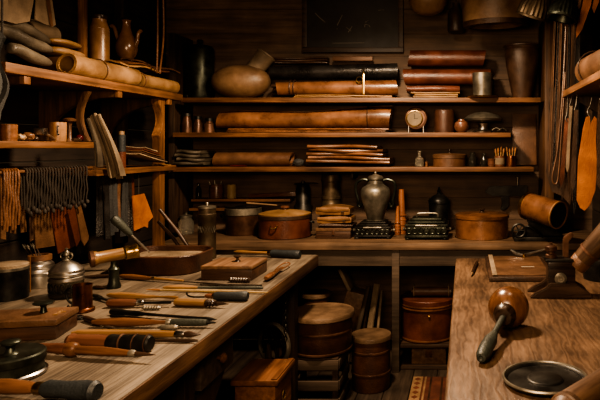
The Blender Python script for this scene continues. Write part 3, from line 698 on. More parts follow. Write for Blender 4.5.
u = lat('round_box', 'large round tan-brown box with lid and small knob on back bench', 'box', 482, Y, ZB, [(0, None), (26, None), (26.4, 240), (26.4, 217.5), (0, 217.5)], 'copper_leather', 48,
        parts=[('lid', [(0, 217.4), (27.2, 217.4), (27.4, 214.6), (25, 213.4), (6, 212.6), (0, 212.5)], 'copper_leather'), ('base_ring', [(26.2, None), (27.2, 241.5), (27.2, 240.2), (26.2, 239.7)], 'dark_brown'),
               ('knob', [(0, 213), (3.4, 212.7), (2, 211.5), (1.6, 210.6), (3.4, 209.6), (2.6, 208.8), (0, 208.6)], 'turned_dark')])
# black machine right, keg lying on it
Y = 4.05
u = thing('sewing_machine', 'black iron bench machine with small wheel right of the round box', 'machine', (X(530, Y), Y, ZB+E))
obj('base', box(-k(16.5, Y), k(34, Y), -.06, .12, 0, .03, .006), 'black_metal', u)
bm = prism([(-.10, .031), (.20, .031), (.16, .07), (.12, .085), (.12, .115), (.15, .13), (-.04, .13), (-.02, .10), (-.05, .07), (-.10, .055)], .09, 'xz', .006)
obj('body', bm, 'black_metal', u, (.02, .03, 0))
w_ = obj('wheel', rope_ring(.043, .008, 24, axis='y'), 'black_metal', u, (-.082, -.07, .075))
bm = new()
for i in range(3): tube([(.043*math.cos(i*PI/3), 0, .043*math.sin(i*PI/3)), (-.043*math.cos(i*PI/3), 0, -.043*math.sin(i*PI/3))], .004, 6, bm)
obj('spokes', bm, 'black_metal', w_)
obj('axle', lathe([(0, 0), (.008, 0), (.008, .07), (0, .07)], 10, 'y'), 'pewter', w_)
obj('bracket_arm', tube(smooth_path([(-.06, -.03, .06), (-.02, -.06, .10), (.05, -.065, .06), (.08, -.06, .03)], 5), .008, 8), 'black_metal', u)
Y = 3.98; r = k(13.5, Y)
u = thing('leather_bucket', 'brown leather bucket lying on its side with dark mouth facing right', 'bucket', (X(528, Y), Y+.02, ZB+.150+r), (0, math.radians(9), math.radians(-48)))
Lb = k(40, Y)
bm = lathe([(0, .0), (r*.93, 0), (r*.98, .01), (r, Lb*.5), (r*.99, Lb), (r*.91, Lb), (r*.9, .02), (0, .02)], 36, 'x')
obj('body', bm, 'copper_leather', u)
obj('mouth_shade', lathe([(0, .026), (r*.885, .026), (r*.895, Lb-.003), (r*.88, Lb-.003), (r*.87, .034), (0, .034)], 36, 'x'), 'black', u)  # black sleeve inside the bucket: shade in the mouth put into its colour
obj('end_hoop', lathe([(r*.94, -.004), (r*1.03, -.002), (r*1.03, .016), (r*.97, .018)], 36, 'x'), 'brass', u)
obj('rim', lathe([(r*.93, Lb-.004), (r*1.02, Lb-.006), (r*1.02, Lb+.004), (r*.92, Lb+.005)], 36, 'x'), 'pouch_leather', u)
# tool hung on the wall
Y = YW-.04
u = thing('hanging_clamp', 'black iron clamp hung flat on the back wall above round box', 'clamp', (X(506, Y), Y, Z(190, Y)))
obj('bar', prism([(-k(22), -k(2)), (-k(17), k(4)), (k(22), k(5)), (k(22), -k(6)), (-k(14), -k(6))], .03, 'xz', .005), 'black_metal', u)
obj('jaw', prism([(-k(6), -k(6.2)), (k(3), -k(6.2)), (k(3), -k(16)), (-k(2), -k(21)), (-k(6), -k(20)), (-k(4), -k(14))], .026, 'xz', .004), 'black_metal', u)
obj('screw', lathe([(0, 0), (.008, 0), (.008, .05), (.016, .052), (.016, .062), (0, .064)], 12), 'pewter', u, (k(12), 0, k(5)))

# ================================================================ wares hanging from the beam, top of the picture
def cordup(u, z0, r=.004, zt=2.618): obj('hanging_cord', tube([(0, 0, z0), (0, 0, zt-u.location.z)], r, 6), 'cord', u)
Y = 4.22
u = thing('hanging_bowl', 'round tan bowl hanging by a cord above the back shelves', 'bowl', (X(428, Y), Y, Z(15, Y)))
obj('body', lathe([(0, 0), (k(8), k(.8)), (k(14), k(4)), (k(18), k(11)), (k(19), k(17)), (k(14), k(22)), (k(4), k(24)), (0, k(24))], 32), 'gourd', u); cordup(u, k(23.8))
Y = 4.45
u = thing('hanging_flask', 'narrow dark flask hanging between the bowl and the wide basin', 'flask', (X(456, Y), Y, Z(32, Y)))
obj('body', lathe([(0, 0), (k(8), 0), (k(8.6), k(2)), (k(8.4), k(18)), (k(6), k(22)), (k(3.5), k(25)), (k(3.5), k(29)), (0, k(29))], 24), 'dark_brown', u); cordup(u, k(28.8))
Y = 4.22
u = thing('hanging_basin', 'wide round brown basin hanging from the beam, seen from beneath', 'basin', (X(496, Y), Y, Z(26, Y)), (math.radians(4), math.radians(-2), 0))
obj('body', lathe([(0, k(5)), (k(22), k(4.5)), (k(25), k(0)), (k(30.5), k(.2)), (k(31.5), k(3)), (k(32.5), k(30)), (0, k(31))], 44), 'gourd', u)
obj('rim', lathe([(k(26), k(-.6)), (k(31), k(-.8)), (k(32), k(3.6)), (k(31), k(4))], 44), 'dark_brown', u); cordup(u, k(30.8))
def fluted(px_, py_, Y, r0, r1, h, m, lab, rot):
    u = thing('hanging_cup', lab, 'cup', (X(px_, Y), Y, Z(py_, Y)), rot, group='fluted metal cups hanging at top right')
    bm = new(); n = 48; rings = []
    for j, (rr, hh) in enumerate(((r1*.86, 0), (r1, 0), (r1*1.02, h*.1), (r1*.95, h*.5), (r0, h*.95), (0, h))):
        rings.append([bm.verts.new((rr*(1+.05*(i % 2)*(1 if 2 <= j < 5 else 0))*math.cos(2*PI*i/n), rr*(1+.05*(i % 2)*(1 if 2 <= j < 5 else 0))*math.sin(2*PI*i/n), hh)) for i in range(n)] if rr else [bm.verts.new((0, 0, hh))])
    inner = [[bm.verts.new((rr*math.cos(2*PI*i/n), rr*math.sin(2*PI*i/n), hh)) for i in range(n)] for rr, hh in ((r0*.85, h*.88),)]
    for a, b in zip(rings, rings[1:]):
        for i in range(n):
            j = (i+1) % n; bm.faces.new((a[i], a[j], b[j], b[i]) if len(b) > 1 else (a[i], a[j], b[0]))
    a, b = rings[0], inner[0]
    for i in range(n): bm.faces.new((a[i], b[i], b[(i+1) % n], a[(i+1) % n]))
    bm.faces.new(inner[0]); finish(bm)
    obj('body', bm, m, u, ang=25)
    obj('rim', lathe([(r1*.9, -.004), (r1*1.05, -.002), (r1*1.05, .012), (r1*.98, .014)], 40), m, u)
    mi = Euler(rot).to_matrix().inverted(); top = Vector((0, 0, h))
    end = mi @ (Vector((0, 0, 2.618-u.location.z)) + Euler(rot).to_matrix() @ Vector((0, 0, h)) * 1 - Vector((0, 0, (Euler(rot).to_matrix() @ Vector((0, 0, h))).z)))
    obj('hanging_cord', tube([top*.98, end], .004, 6), 'cord', u)
    return u
fluted(533, 17, 3.78, .066, .105, .14, 'bronze', 'larger fluted metal cup hanging at top right, tilted toward the shelves', (.30, .30, 0))
fluted(562, 18.5, 3.46, .05, .085, .12, 'green_metal', 'smaller dark fluted metal cup hanging directly above the dark straps', (-.05, .25, 0))

# ================================================================ straps and hides at right
def strap(name, lab, a, b, top, Y, w0, w1, m, group=None, lean=.0, tip='round', t=.004, ztop=None, n=14, cat='leather strap', extra=None):
    """flat hanging strap: px a at the top to px b at the bottom row"""
    ztop = Z(top[0], Y) if ztop is None else ztop; zb = Z(top[1], Y); xa, xb = X(a, Y), X(b, Y); Lz = ztop-zb
    u = thing(name, lab, cat, (xa, Y, ztop), group=group)
    def f(U, V):
        w = (w0+(w1-w0)*V)*.5
        if tip == 'round' and V > .93: w *= math.sqrt(max(.02, 1-((V-.93)/.07)**2))
        if tip == 'leaf': w *= max(.06, math.sin(PI*(.13+.87*V)**1.6)**.6) if V < 1 else .06
        return ((xb-xa)*V + (U-.5)*2*w, lean*math.sin(PI*V) + .006*math.sin(5*V+a), -Lz*V)
    obj('strap' if cat == 'leather strap' else 'leather', slab(f, 4, n, t), m, u)
    return u
sg = 'dark straps hanging at right'
labs = ['narrow dark strap hanging closest to the wooden upright', 'second dark strap from the wooden upright, ending low', 'third dark strap from the wooden upright', 'fourth long strap, brown, above the leather bucket', 'fifth strap, thin and black, above the leather bucket', 'sixth strap, reddish brown, left of the orange paddle piece', 'seventh strap, nearly black, just left of the orange paddle piece']
for i, (a, b_, yb_, w_, m, Y) in enumerate(((557, 549, 176, .013, 'rail_leather', 3.66), (561, 553, 172, .016, 'black', 3.63), (563, 557, 150, .014, 'rail_leather', 3.60), (567, 562, 200, .022, 'dark_brown', 3.665), (570, 566, 182, .018, 'black', 3.61), (574, 570, 205, .022, 'rail_leather', 3.645), (579, 574, 214, .036, 'black', 3.625))):
    u = strap('hanging_strap', labs[i], a, b_, (-20, yb_), Y, w_*.9, w_, m, sg, ztop=2.616)
    obj('stitching', slab(lambda U, V, a=a, b_=b_, Y=Y, yb_=yb_, w_=w_: ((X(b_, Y)-X(a, Y))*V*.95+(U-.5)*.002-w_*.36, -.004+.006*math.sin(5*V*.95+a), -(2.616-Z(yb_, Y))*V*.95), 2, 14, .002), 'mid_brown', u)
# loop end strap
P_ = smooth_path([(0, 0, 0), (-.02, 0, -.4), (-.05, 0, -.75), (-.082, 0, -.92), (-.070, 0, -.965), (-.048, 0, -.93), (-.03, 0, -.7), (-.005, 0, -.3)], 6)
single('hanging_cord_loop', 'thin tan-edged cord loop drooping beside the wooden upright', 'cord', tube(P_, .005, 6), 'mid_brown', (X(566, 3.58), 3.575, Z(22, 3.58)))
# big hide behind
Y = 3.72
P_ = [(X(549, Y), Z(88, Y)), (X(577, Y), Z(84, Y)), (X(578, Y), Z(170, Y)), (X(570, Y), Z(205, Y)), (X(562, Y), Z(196, Y)), (X(552, Y), Z(192, Y)), (X(546, Y), Z(172, Y))]
u = thing('hanging_hide', 'broad brown hide hanging behind the straps above the leather bucket', 'hide', (0, Y, 0))
obj('hide', prism(P_, .005, 'xz', .0), 'dark_brown', u)
obj('hanging_cord', tube([(X(563, Y), 0, Z(88, Y)), (X(563, Y), -.03, 2.618)], .004, 6), 'cord', u)
# orange paddle shaped piece
Y = 3.30
ya, yb_ = Z(117, Y), Z(211, Y)
pts = [(576.5, 200), (578, 160), (583, 128), (586, 117), (590, 116), (590.5, 124), (594.5, 116), (597, 119), (596, 140), (597, 165), (595.5, 190), (590, 205), (584.5, 211), (580, 208)]
cx = X(588, Y)
u = thing('hanging_leather', 'bright orange leather pattern piece with rounded foot hanging at right', 'leather piece', (cx, Y, Z(117, Y)))
P_ = [(X(a, Y)-cx, Z(b, Y)-Z(117, Y)) for a, b in pts]
obj('leather', prism(P_, .006, 'xz', .0015), 'orange', u)
obj('hook', tube(smooth_path([(.0, 0, .02), (-.014, 0, .05), (.0, 0, .085), (.01, 0, 1.7735-Z(117, Y))], 6), .004, 8), 'steel', u, (X(590, Y)-cx, 0, -.02))
for i, (a, b_, y0, y1, w_, m, Y, lab) in enumerate(((571, 567, 106, 172, .02, 'tan_grey', 3.45, 'slim greyish strap on a wire hook under the right shelf'), (576, 573, 110, 190, .028, 'dark_brown', 3.40, 'dark strap on a hook next to the orange pattern piece'), (567, 561, 118, 186, .026, 'red_brown', 3.50, 'red-brown strap on the farthest hook under right shelf'), (602, 601, 100, 190, .05, 'dark_brown', 3.1, 'dark strip hanging right of the orange pattern piece'))):
    u = strap('hanging_strap', lab, a, b_, (y0, y1), Y, w_*.8, w_, m, 'straps hooked under the right shelf')
    obj('hook', tube(smooth_path([(0, .003, -.02), (-.008, .003, .0), (0, .003, .03), (.006, .003, 1.7735-Z(y0, Y))], 5), .0035, 8), 'steel', u)
# orange leathers hung at the very top
Y = 3.38
for i, (pts, m, lab) in enumerate((([(589, -30), (596, -30), (591, 5), (582, 30), (576.5, 38), (576, 30), (582, 6)], 'orange', 'bright orange leather tongue hanging at the top right, above the shelf'), ([(584, -30), (587, -30), (580, 8), (573, 26), (572.5, 20), (578, 4)], 'mid_brown', 'brown leather tongue beside the bright orange one at top right'), ([(597, -30), (602, -30), (599, 2), (594, 14), (592, 8), (595, -6)], 'orange', 'small orange tongue in the top right corner'))):
    Y = 3.60 - .03*i; cx = X(pts[0][0], Y)
    u = thing('hanging_leather', lab, 'leather piece', (cx, Y, Z(-30, Y)), group='leather tongues at top right')
    obj('leather', prism([(X(a, Y)-cx, Z(b, Y)-Z(-30, Y)) for a, b in pts], .005, 'xz', .001), m, u)
    obj('hanging_cord', tube([(.02, 0, -.01), (.02, 0, 2.618-Z(-30, Y))], .003, 6), 'cord', u)
# roll on the right shelf
u = thing('leather_roll', 'tan leather roll lying on the right wall shelf', 'leather roll', (.685, 3.30, 1.813), (0, 0, math.radians(-86)))
obj('leather_sheet', rolled(.8, .088, 2.3, t=.007, wob=.012, seed=41, gap=.012), 'rail_leather', u)
ties(u, .8, .088, (.12,), 'dark_brown')
# ================================================================ top shelf on the left wall
def YL(px_, x): return F*x/(px_-CX)
LS = LT + E
# grey gloves: a hand-shaped pile of fat leather fingers drooping over the front edge
def glove(lab, y0, pts, z0, m, fr, seed):
    """pts: centre line in (x, y, z) of the hand; five fingers fan from its end"""
    u = thing('leather_glove', lab, 'glove', pts[0], group='grey leather work gloves')
    o = Vector(pts[0]); P_ = smooth_path([Vector(p)-o for p in pts], 5); n = len(P_)
    bm = tube(P_, [fr*(.75+.6*math.sin(PI*min(1, .25+i/n*.75))) for i in range(n)], 14)
    obj('cuff', bm, m, u, ang=70)
    return u, o
xg = -1.90
# three stacked grey gauntlets seen side on, fingers toward the back of the room
def gauntlet(lab, pts, r, dz=0):
    Pw = [Vector((x, YL(px_, x), Z(py_, YL(px_, x)))) for px_, py_, x in pts]
    o = Pw[0]; u = thing('leather_glove', lab, 'glove', o, group='grey leather work gloves')
    sp = smooth_path([p-o for p in Pw], 6); n = len(sp)
    rr = [r*(.9+.25*math.sin(PI*i/(n-1))) for i in range(n)]; rr[0] = r*.8; rr[-1] = r*.25; rr[-2] = r*.62; rr[-3] = r*.85
    bm = tube(sp, rr, 16); noise_verts(bm, .004, 14, len(lab))
    obj('finger', bm, 'grey_green', u, ang=80)
    return u, o, sp
u, o, sp = gauntlet('lowest grey leather glove finger roll at the near end of left shelf', [(10, 48, -1.93), (20, 50.5, -1.93), (34, 57.5, -1.93), (51, 63.5, -1.93)], .024)
u, o, sp = gauntlet('middle grey leather glove draped over the lowest one on left shelf', [(-6, 28, -1.97), (12, 34, -1.97), (30, 43, -1.96), (52, 50.5, -1.95)], .026)
u, o, sp = gauntlet('uppermost grey leather glove on the pile at left shelf end', [(-4, 25, -2.06), (14, 25, -2.06), (32, 32, -2.05), (50, 43, -2.04)], .022)
# soft grey hide hanging down past the shelf end at the near left
Y = 2.28
u = thing('hanging_hide', 'soft dark hide drooping past the near end of left shelf', 'hide', (X(-2, Y), Y, Z(30, Y)))
def f(U, V):
    return (-.03+(-.030+.06*U)*(1-.4*V) + .02*math.sin(9*V+3*U) + .015*V, .03*math.sin(8*U+2*V), -.36*V + .03*math.sin(4*U))
obj('hide', slab(f, 10, 14, .012), 'dark_cloth', u)
obj('hanging_cord', tube([(0, .02, -.01), (0, .02, .55), (.0, .05, .6)], .004, 6), 'cord', u)
# open tan roll standing behind gloves
u = thing('leather_roll', 'short tan leather roll with open end behind the grey gloves', 'leather roll', (-2.215, 3.03, 2.035), (0, 0, math.radians(84)))
obj('leather_sheet', rolled(.18, .052, 1.5, t=.006, seed=51), 'tan_grey', u)
single('wooden_box', 'dark box under the short open tan roll, by the left wall', 'box', box(-.05, .05, -.09, .09, 0, 2.032-LS, .006), 'box_wood', (-2.225, 3.12, LS))
# flat tan pouches
def cushion(w, d, h, seed):
    t = new(); bmesh.ops.create_uvsphere(t, u_segments=24, v_segments=12, radius=1)
    for v in t.verts:
        v.co = Vector((math.copysign(abs(v.co.x)**.75, v.co.x)*w/2, math.copysign(abs(v.co.y)**.75, v.co.y)*d/2, (math.copysign(abs(v.co.z)**.7, v.co.z)+1)*h/2))
    return noise_verts(t, .004, 10, seed)
Yp = YL(75, -2.04)-.035
single('leather_pouch', 'lower of two flat tan leather pouches behind the near tan roll', 'pouch', cushion(.13, .25, .050, 1), 'tan', (-2.075, Yp, LT+.112), group='flat tan pouches on left shelf')
single('leather_pouch', 'upper of two flat tan leather pouches behind the near tan roll', 'pouch', cushion(.12, .23, .034, 2), 'tan', (-2.08, Yp-.01, LT+.170), group='flat tan pouches on left shelf')
single('wooden_box', 'dark low box holding up the two flat tan pouches', 'box', box(-.055, .055, -.10, .10, 0, .106, .006), 'box_wood', (-2.08, Yp, LS))
# two tan rolls along the shelf
for lab, a, b_, xx, r, sd in (('nearer of two tan leather rolls along left shelf, dark open end', 66, 133, -1.94, .057, 61), ('farther of two tan leather rolls along the left shelf', 137, 174, -1.932, .047, 63)):
    y0, y1 = YL(a, xx), YL(b_, xx)
    u = thing('leather_roll', lab, 'leather roll', (xx, y0, LS), (0, 0, PI/2))
    obj('leather_sheet', rolled(y1-y0, r, 2.0, t=.006, wob=.012, seed=sd, gap=.007), 'tan', u)
    ties(u, y1-y0, r*1.005, (.42, ) if sd == 61 else (.03,), 'mid_brown', .003)
# strips lying on top of the far roll
for i in range(3):
    xx = -1.97-.02*i; y0, y1 = YL(112+8*i, xx), YL(152+11*i, xx)
    def f(U, V, i=i, y0=y0, y1=y1): return (-.045+.09*U, (y1-y0)*V, .009*math.sin(16*(y0+(y1-y0)*V))+.006*math.sin(5*U))
    single('leather_strip', ('lowest', 'middle', 'topmost')[i] + ' wavy tan leather strip lying over the far tan roll', 'leather strip', slab(f, 6, 12, .009), ('tan', 'copper_leather', 'mid_brown')[i], (xx, y0, LT+.134+.019*i), group='wavy strips over the far roll')
# bottle and jug
Yb = YL(99, -2.07); kk = lambda p: p*Yb/F
bs = LT
lat('storage_jar', 'tall tan ceramic bottle jar with dark collar on left shelf', 'jar', 99.5, Yb, bs, [(0, None), (10.3, None), (10.6, 70), (10.6, 31), (10, 29.8), (10, 29), (10.3, 28.6), (8.4, 24), (7.4, 21), (7.6, 19.5), (0, 19.5)], 'pouch_leather', 30,
    parts=[('stopper', [(0, 19.3), (7.8, 19.3), (8.2, 18), (8, 15.8), (6.5, 15), (0, 14.8)], 'turned_dark')])
Yj = YL(127, -2.14); kj = lambda p: p*Yj/F
u = lat('teapot', 'shiny brown jug with slender neck and curved spouts', 'jug', 126.5, Yj, LT, [(0, None), (6.5, None), (7, 71), (6.8, 66), (5, 63), (5.5, 60), (9.5, 56), (11.7, 50), (11.5, 45), (9, 39), (6, 33), (4.5, 28), (4.2, 23), (4.8, 21.5), (5.2, 20.5), (0, 20.5)], 'glazed_brown', 32,
        parts=[('lid', [(0, 20.3), (5.4, 20.3), (5.2, 19), (3, 18.2), (0, 18)], 'turned_dark')])
zz = lambda p: Z(p, Yj)-LT
obj('spout', tube(smooth_path([(kj(9), 0, zz(47)), (kj(12), 0, zz(41)), (kj(13.5), 0, zz(34)), (kj(16), 0, zz(31)), (kj(17.5), 0, zz(32))], 5), [kj(2.8)]*6+[kj(2.0)]*10+[kj(1.6)]*5, 10), 'glazed_brown', u)
obj('handle', tube(smooth_path([(-kj(8), 0, zz(42)), (-kj(11), 0, zz(37)), (-kj(13.5), 0, zz(29)), (-kj(16.5), 0, zz(26)), (-kj(18), 0, zz(27))], 5), kj(2.1), 10), 'glazed_brown', u)
# hanging thong pair in front of the jug
P_ = [(-1.875, 3.66, 2.618), (-1.872, 3.655, 2.2), (-1.874, 3.65, 1.96), (-1.876, 3.645, 1.935)]
single('hanging_thong', 'thin tan leather thong hanging beside the jug, left of pair', 'thong', tube(smooth_path(P_, 6), .006, 8), 'copper_leather', group='pair of tan thongs by the jug')
single('hanging_thong', 'thin tan leather thong hanging beside the jug, right of pair', 'thong', tube(smooth_path([Vector(p)+Vector((.005, .045+.02*math.sin(i*2), 0)) for i, p in enumerate(P_)], 6), .006, 8), 'copper_leather', group='pair of tan thongs by the jug')
# leather panels hung at the top left
for i, (pts, xx, m, lab) in enumerate((([(-12, -40), (6, -40), (8, 10), (7, 21), (-12, 20)], -2.0, 'tan_grey', 'brown leather panel at the extreme top left corner'),
    ([(17, -40), (42, -40), (37, 4), (33.5, 21.5), (20, 24), (9, 21), (11, 8)], -2.0, 'tan_grey', 'wide brown leather panel hanging second from top left corner'),
    ([(46, -40), (54, -40), (63.5, 25), (60, 27), (52, 24), (43, 19.5), (44, 0)], -2.02, 'tan_grey', 'pointed brown leather panel hanging nearest the slim post'),
    ([(52, -40), (56, -40), (65, 26), (63, 27)], -1.99, 'mid_brown', 'narrow brown leather strip hanging against the pointed panel'),
    ([(33, 10), (36.5, 12), (44, 38), (41, 40)], -1.99, 'tan', 'short tan leather tongue hanging above the grey gloves'))):
    cy = YL(pts[0][0], xx); cz = Z(pts[0][1], cy)
    u = thing('hanging_leather', lab, 'leather piece', (xx-.02*i, cy, cz), group='leather panels at top left')
    P_ = []
    for a, b_ in pts:
        y = YL(a, xx); P_.append((y-cy, Z(b_, y)-cz))
    obj('leather', prism(P_, .006, 'yz', .001), m, u)
    ym = sum(p[0] for p in P_[:2])/2
    obj('hanging_cord', tube([(0, ym, max(P_[0][1], P_[1][1])-.02), (0, ym, max(.12, 2.618-cz))], .003, 6), 'cord', u)

# ================================================================ middle left shelf
ms = 1.505
def latL(name, lab, cat, px_, xx, surf, prof, m, segs=24, group=None, parts=()):
    return lat(name, lab, cat, px_, YL(px_, xx), surf, prof, m, segs, group, parts)
latL('wooden_cup', 'tan wooden cup at the near end of the middle left shelf', 'cup', 9, -1.93, ms, [(0, None), (8.6, None), (9, 139), (9.2, 125), (8, 124.5), (7.6, 138), (0, 138)], 'stool_wood')
for i, (px_, r, m, lab) in enumerate(((20.5, .016, 'pale_wood', 'small pale wooden ball beside tan cup on middle shelf'), (28, .020, 'mid_brown', 'brown leather nub between pale ball and small hammer'), (35, .013, 'dark_brown', 'little dark nub next to the small hammer'))):
    crumple('wooden_nub' if i else 'wooden_ball', lab, px_, 0, YL(px_, -1.905), ms, r, m, 71+i, 'ball' if not i else 'nub', (1.2, 1.2, .9))
y = YL(46, -1.90)
u = thing('hammer', 'small steel hammer lying on middle left shelf beside pot', 'hammer', (-1.90, y, ms+.012), (0, 0, math.radians(100)))
bm = tube(smooth_path([(-.04, 0, .035), (.02, 0, .018), (.08, 0, 0)], 4), .005, 8); obj('handle', bm, 'silver', u)
obj('head', box(-.065, -.03, -.022, .022, .016, .048, .006), 'steel', u)
y = YL(59.5, -1.96)
u = latL('ceramic_pot', 'tan ceramic pot with dark mark on middle left shelf', 'pot', 58, -1.93, ms, [(0, None), (8.4, None), (8.9, 140), (9.2, 126), (8.9, 122.5), (8, 122.5), (7.8, 138), (0, 138)], 'pouch_leather', 28)
bm = new(); r = 9.15*YL(58, -1.93)/F
def onpot(a, z): return (r*math.sin(a), -r*math.cos(a), z)
for seg in ([(.55, .072), (.55, .03)], [(.50, .072), (.72, .072)], [(.55, .03), (.75, .035)], [(.55, .05), (.66, .05)]):
    tube([onpot(*s) for s in seg], .0032, 6, bm)
obj('painted_mark', bm, 'black', u)
latL('wooden_stand', 'small mushroom-shaped wooden stand on the middle left shelf', 'stand', 69.5, -1.93, ms, [(0, None), (5, None), (5, 141), (2.4, 138), (2.2, 126), (3, 123), (6.8, 121.4), (7.4, 119.6), (4, 118.2), (2, 118), (0, 118)], 'mid_brown')
for i, (px_, pr, lab) in enumerate(((79.5, 3.6, 'dark red cherry-like ball near the curved bracket'), (85, 3.4, 'second dark red ball tucked against the curved bracket'))):
    y = YL(px_, -1.905); r = pr*y/F
    u = thing('red_ball', lab, 'ball', (-1.905, y, ms+E), group='dark red glossy balls'); 
    obj('body', lathe([(0, 0)] + [(r*math.sin(a), r-r*math.cos(a)) for a in [PI*j/12 for j in range(1, 12)]] + [(0, 2*r)], 20), 'cherry', u)
y = YL(77, -1.88)
single('wooden_peg', 'little dark wooden peg at the shelf edge below the red balls', 'peg', lathe([(0, 0), (.007, 0), (.009, .03), (.006, .06), (0, .06)], 12, 'y'), 'turned_dark', (-1.882, y-.03, ms+.010))

# ================================================================ lower left shelf
ls = 1.364
for i, (a, b_, t0, t1, m, lab) in enumerate(((98, 110.5, 115, 178, 'paper', 'tall cream folder hanging over shelf edge, leftmost'), (101, 117, 113, 179, 'tan_grey', 'tall cream folder drooping over shelf edge, second from left'), (105, 120, 114, 176, 'paper', 'tall cream folder hanging over shelf edge, rightmost'), (94, 97, 118, 167, 'grey_green', 'dark green-grey folder standing behind cream ones'))):
    xx = -1.862+.0 if i < 3 else -1.95
    if i < 3: xx = -1.838+.020*i
    ya, yb2 = YL(a, xx), YL(b_, xx)
    u = thing('folder', lab, 'folder', (xx, ya, Z(t0, ya)), group='tall folders on the lower left shelf')
    L = Z(t0, ya)-Z(t1, yb2)
    def f(U, V, ya=ya, yb2=yb2, L=L, i=i): return (.012*math.sin(PI*V*.9) - .03*(1-V)**2 - .01*U*(1-V), (yb2-ya)*V**1.3+(-.008+.05*U)*(.55+.5*V) , -L*V)
    obj('cover', slab(f, 5, 12, .007), m, u)
    obj('pages', slab(lambda U, V, f=f: tuple(Vector(f(U*.9+.05, .02+V*.95))+Vector((-.009, 0, 0))), 5, 12, .006), 'paper', u)
u = latL('wooden_cylinder', 'slim cylinder, dark blue above and brown below, on lower left shelf', 'cylinder', 121.5, -1.91, ls, [(0, None), (4.6, None), (4.7, 152), (0, 152)], 'red_brown', 20, parts=[('upper_sleeve', [(0, 151.8), (4.4, 151.8), (4.4, 135), (0, 135)], 'grip_blue'), ('stopper', [(0, 134.8), (3, 134.8), (3, 131.5), (0, 131)], 'pale_wood')])
for i in range(5):
    xx = -1.90-.004*i; y0, y1 = YL(127+1.5*i, xx), YL(156-2.5*i, xx)
    yq = YL(127, -1.90)
    def f(U, V, i=i, y0=y0, y1=y1, yq=yq): return (-.09+.16*U, (y1-y0)*V, .075*max(0, 1-(y0+(y1-y0)*V-yq)/.52)**1.4+.004*math.sin(6*U))
    single('leather_piece', ('bottom', 'second lowest', 'middle', 'second highest', 'uppermost')[i] + ' of the folded leather pieces on lower left shelf', 'leather piece', slab(f, 6, 10, .006), ('tan_grey', 'dark_brown', 'mid_brown', 'red_brown', 'tan_grey')[i], (xx, y0, ls+.006+.013*i), group='folded pieces on lower left shelf')
single('leather_piece', 'small pale leather strap lying at the front of lower left shelf', 'leather piece', slab(lambda U, V: (-.02+.04*U, .16*V, .004*math.sin(5*V)), 3, 8, .005), 'tan', (-1.89, YL(155, -1.89), ls+.006))

# ================================================================ thongs, chains and pieces hung from the rail
xr = -1.868; zr = 1.376
N_ = 30
for i in range(N_):
    px_ = 1.0 + i*83.0/(N_-1)
    if 17 < px_ < 22: continue
    y = YL(px_, xr); L = .17+.012*math.sin(i*2.3)+.02*(i < 6)*6*.5
    r = .0036 if px_ > 20 else .0042
    P_ = [(.012, 0, -L)] + [(.014+.003*math.sin(j*1.7+i), .001*math.sin(j*2.1+i), -L*(1-j/6)) for j in range(1, 6)] + [(.014*math.cos(a), 0, .014*math.sin(a)) for a in (0, .8, 1.57, 2.3, PI)] + [(-.014, .003, -.05), (-.012, .004, -L*.9)]
    dark = px_ > 20
    row = i+1
    lab = ('black cord loop' if dark else 'orange leather thong') + ' draped over the rail below the left shelf'
    u = thing('hanging_loop', lab, 'loop' if dark else 'thong', (xr, y, zr), group='black cord loops draped on the rail' if dark else 'orange thongs draped on the rail')
    obj('cord', tube(P_, r, 6), 'cord' if dark else 'copper_leather', u)
    if dark: obj('knot', noise_verts(lathe([(0, -.014), (.007, -.006), (.008, .003), (.004, .012), (0, .012)], 8), .003, 40, i), 'cord', u, (.014, .004, -L-.002))
pcs = [([(4, 196), (10, 194), (10.5, 240), (5, 239)], -1.90, 'rail_leather', 'narrow orange leather tag, nearest on the rail'),
       ([(13, 198), (19.5, 196), (21, 204), (20.5, 234), (14, 233)], -1.895, 'rail_leather', 'orange-brown leather tag, second on the rail'),
       ([(24, 200), (29, 199), (31, 232), (25, 233)], -1.90, 'rail_leather', 'slim brown leather tag hanging third on the rail'),
       ([(33, 212), (37, 211), (38, 240), (34, 242)], -1.905, 'dark_brown', 'narrow dark leather tag hanging before the wide tan piece'),
       ([(37, 210), (53, 207), (59, 246), (40, 249)], -1.90, 'rail_leather', 'wide tan-brown leather piece hanging from the rail'),
       ([(54, 210), (70, 206), (79, 246), (62, 254)], -1.905, 'red_brown', 'wide dark red leather piece hanging beside the tan-brown one'),
       ([(70, 208), (78, 204), (84, 240), (80, 247)], -1.91, 'red_brown', 'narrow dark red leather piece, between wide red and rust pieces'),
       ([(79, 204), (84, 202), (92.5, 236), (92, 240), (88, 246), (85, 240)], -1.885, 'rail_leather', 'rust leather piece with pointed foot at rail end')]
for i, (pts, xx, m, lab) in enumerate(pcs):
    xx = xx - .007*i if i != 7 else xx
    cy = YL(pts[0][0], xx); cz = Z(pts[0][1], cy)
    u = thing('hanging_leather', lab, 'leather piece', (xx-.02, cy, cz), group='leather pieces hung on the rail')
    P_ = [(YL(a, xx)-cy, Z(b_, YL(a, xx))-cz) for a, b_ in pts]
    obj('leather', prism(P_, .005, 'yz', .001), m, u)
    ym = (P_[0][0]+P_[1][0])/2; zt = 1.395-cz
    dx_ = xr-(xx-.02)
    obj('hanging_cord', tube(smooth_path([(0, ym, -.012), (.0, ym, zt*.6), (dx_-.022, ym, zt-.03), (dx_-.020, ym, zt-.012)], 4), .003, 6), 'cord', u)
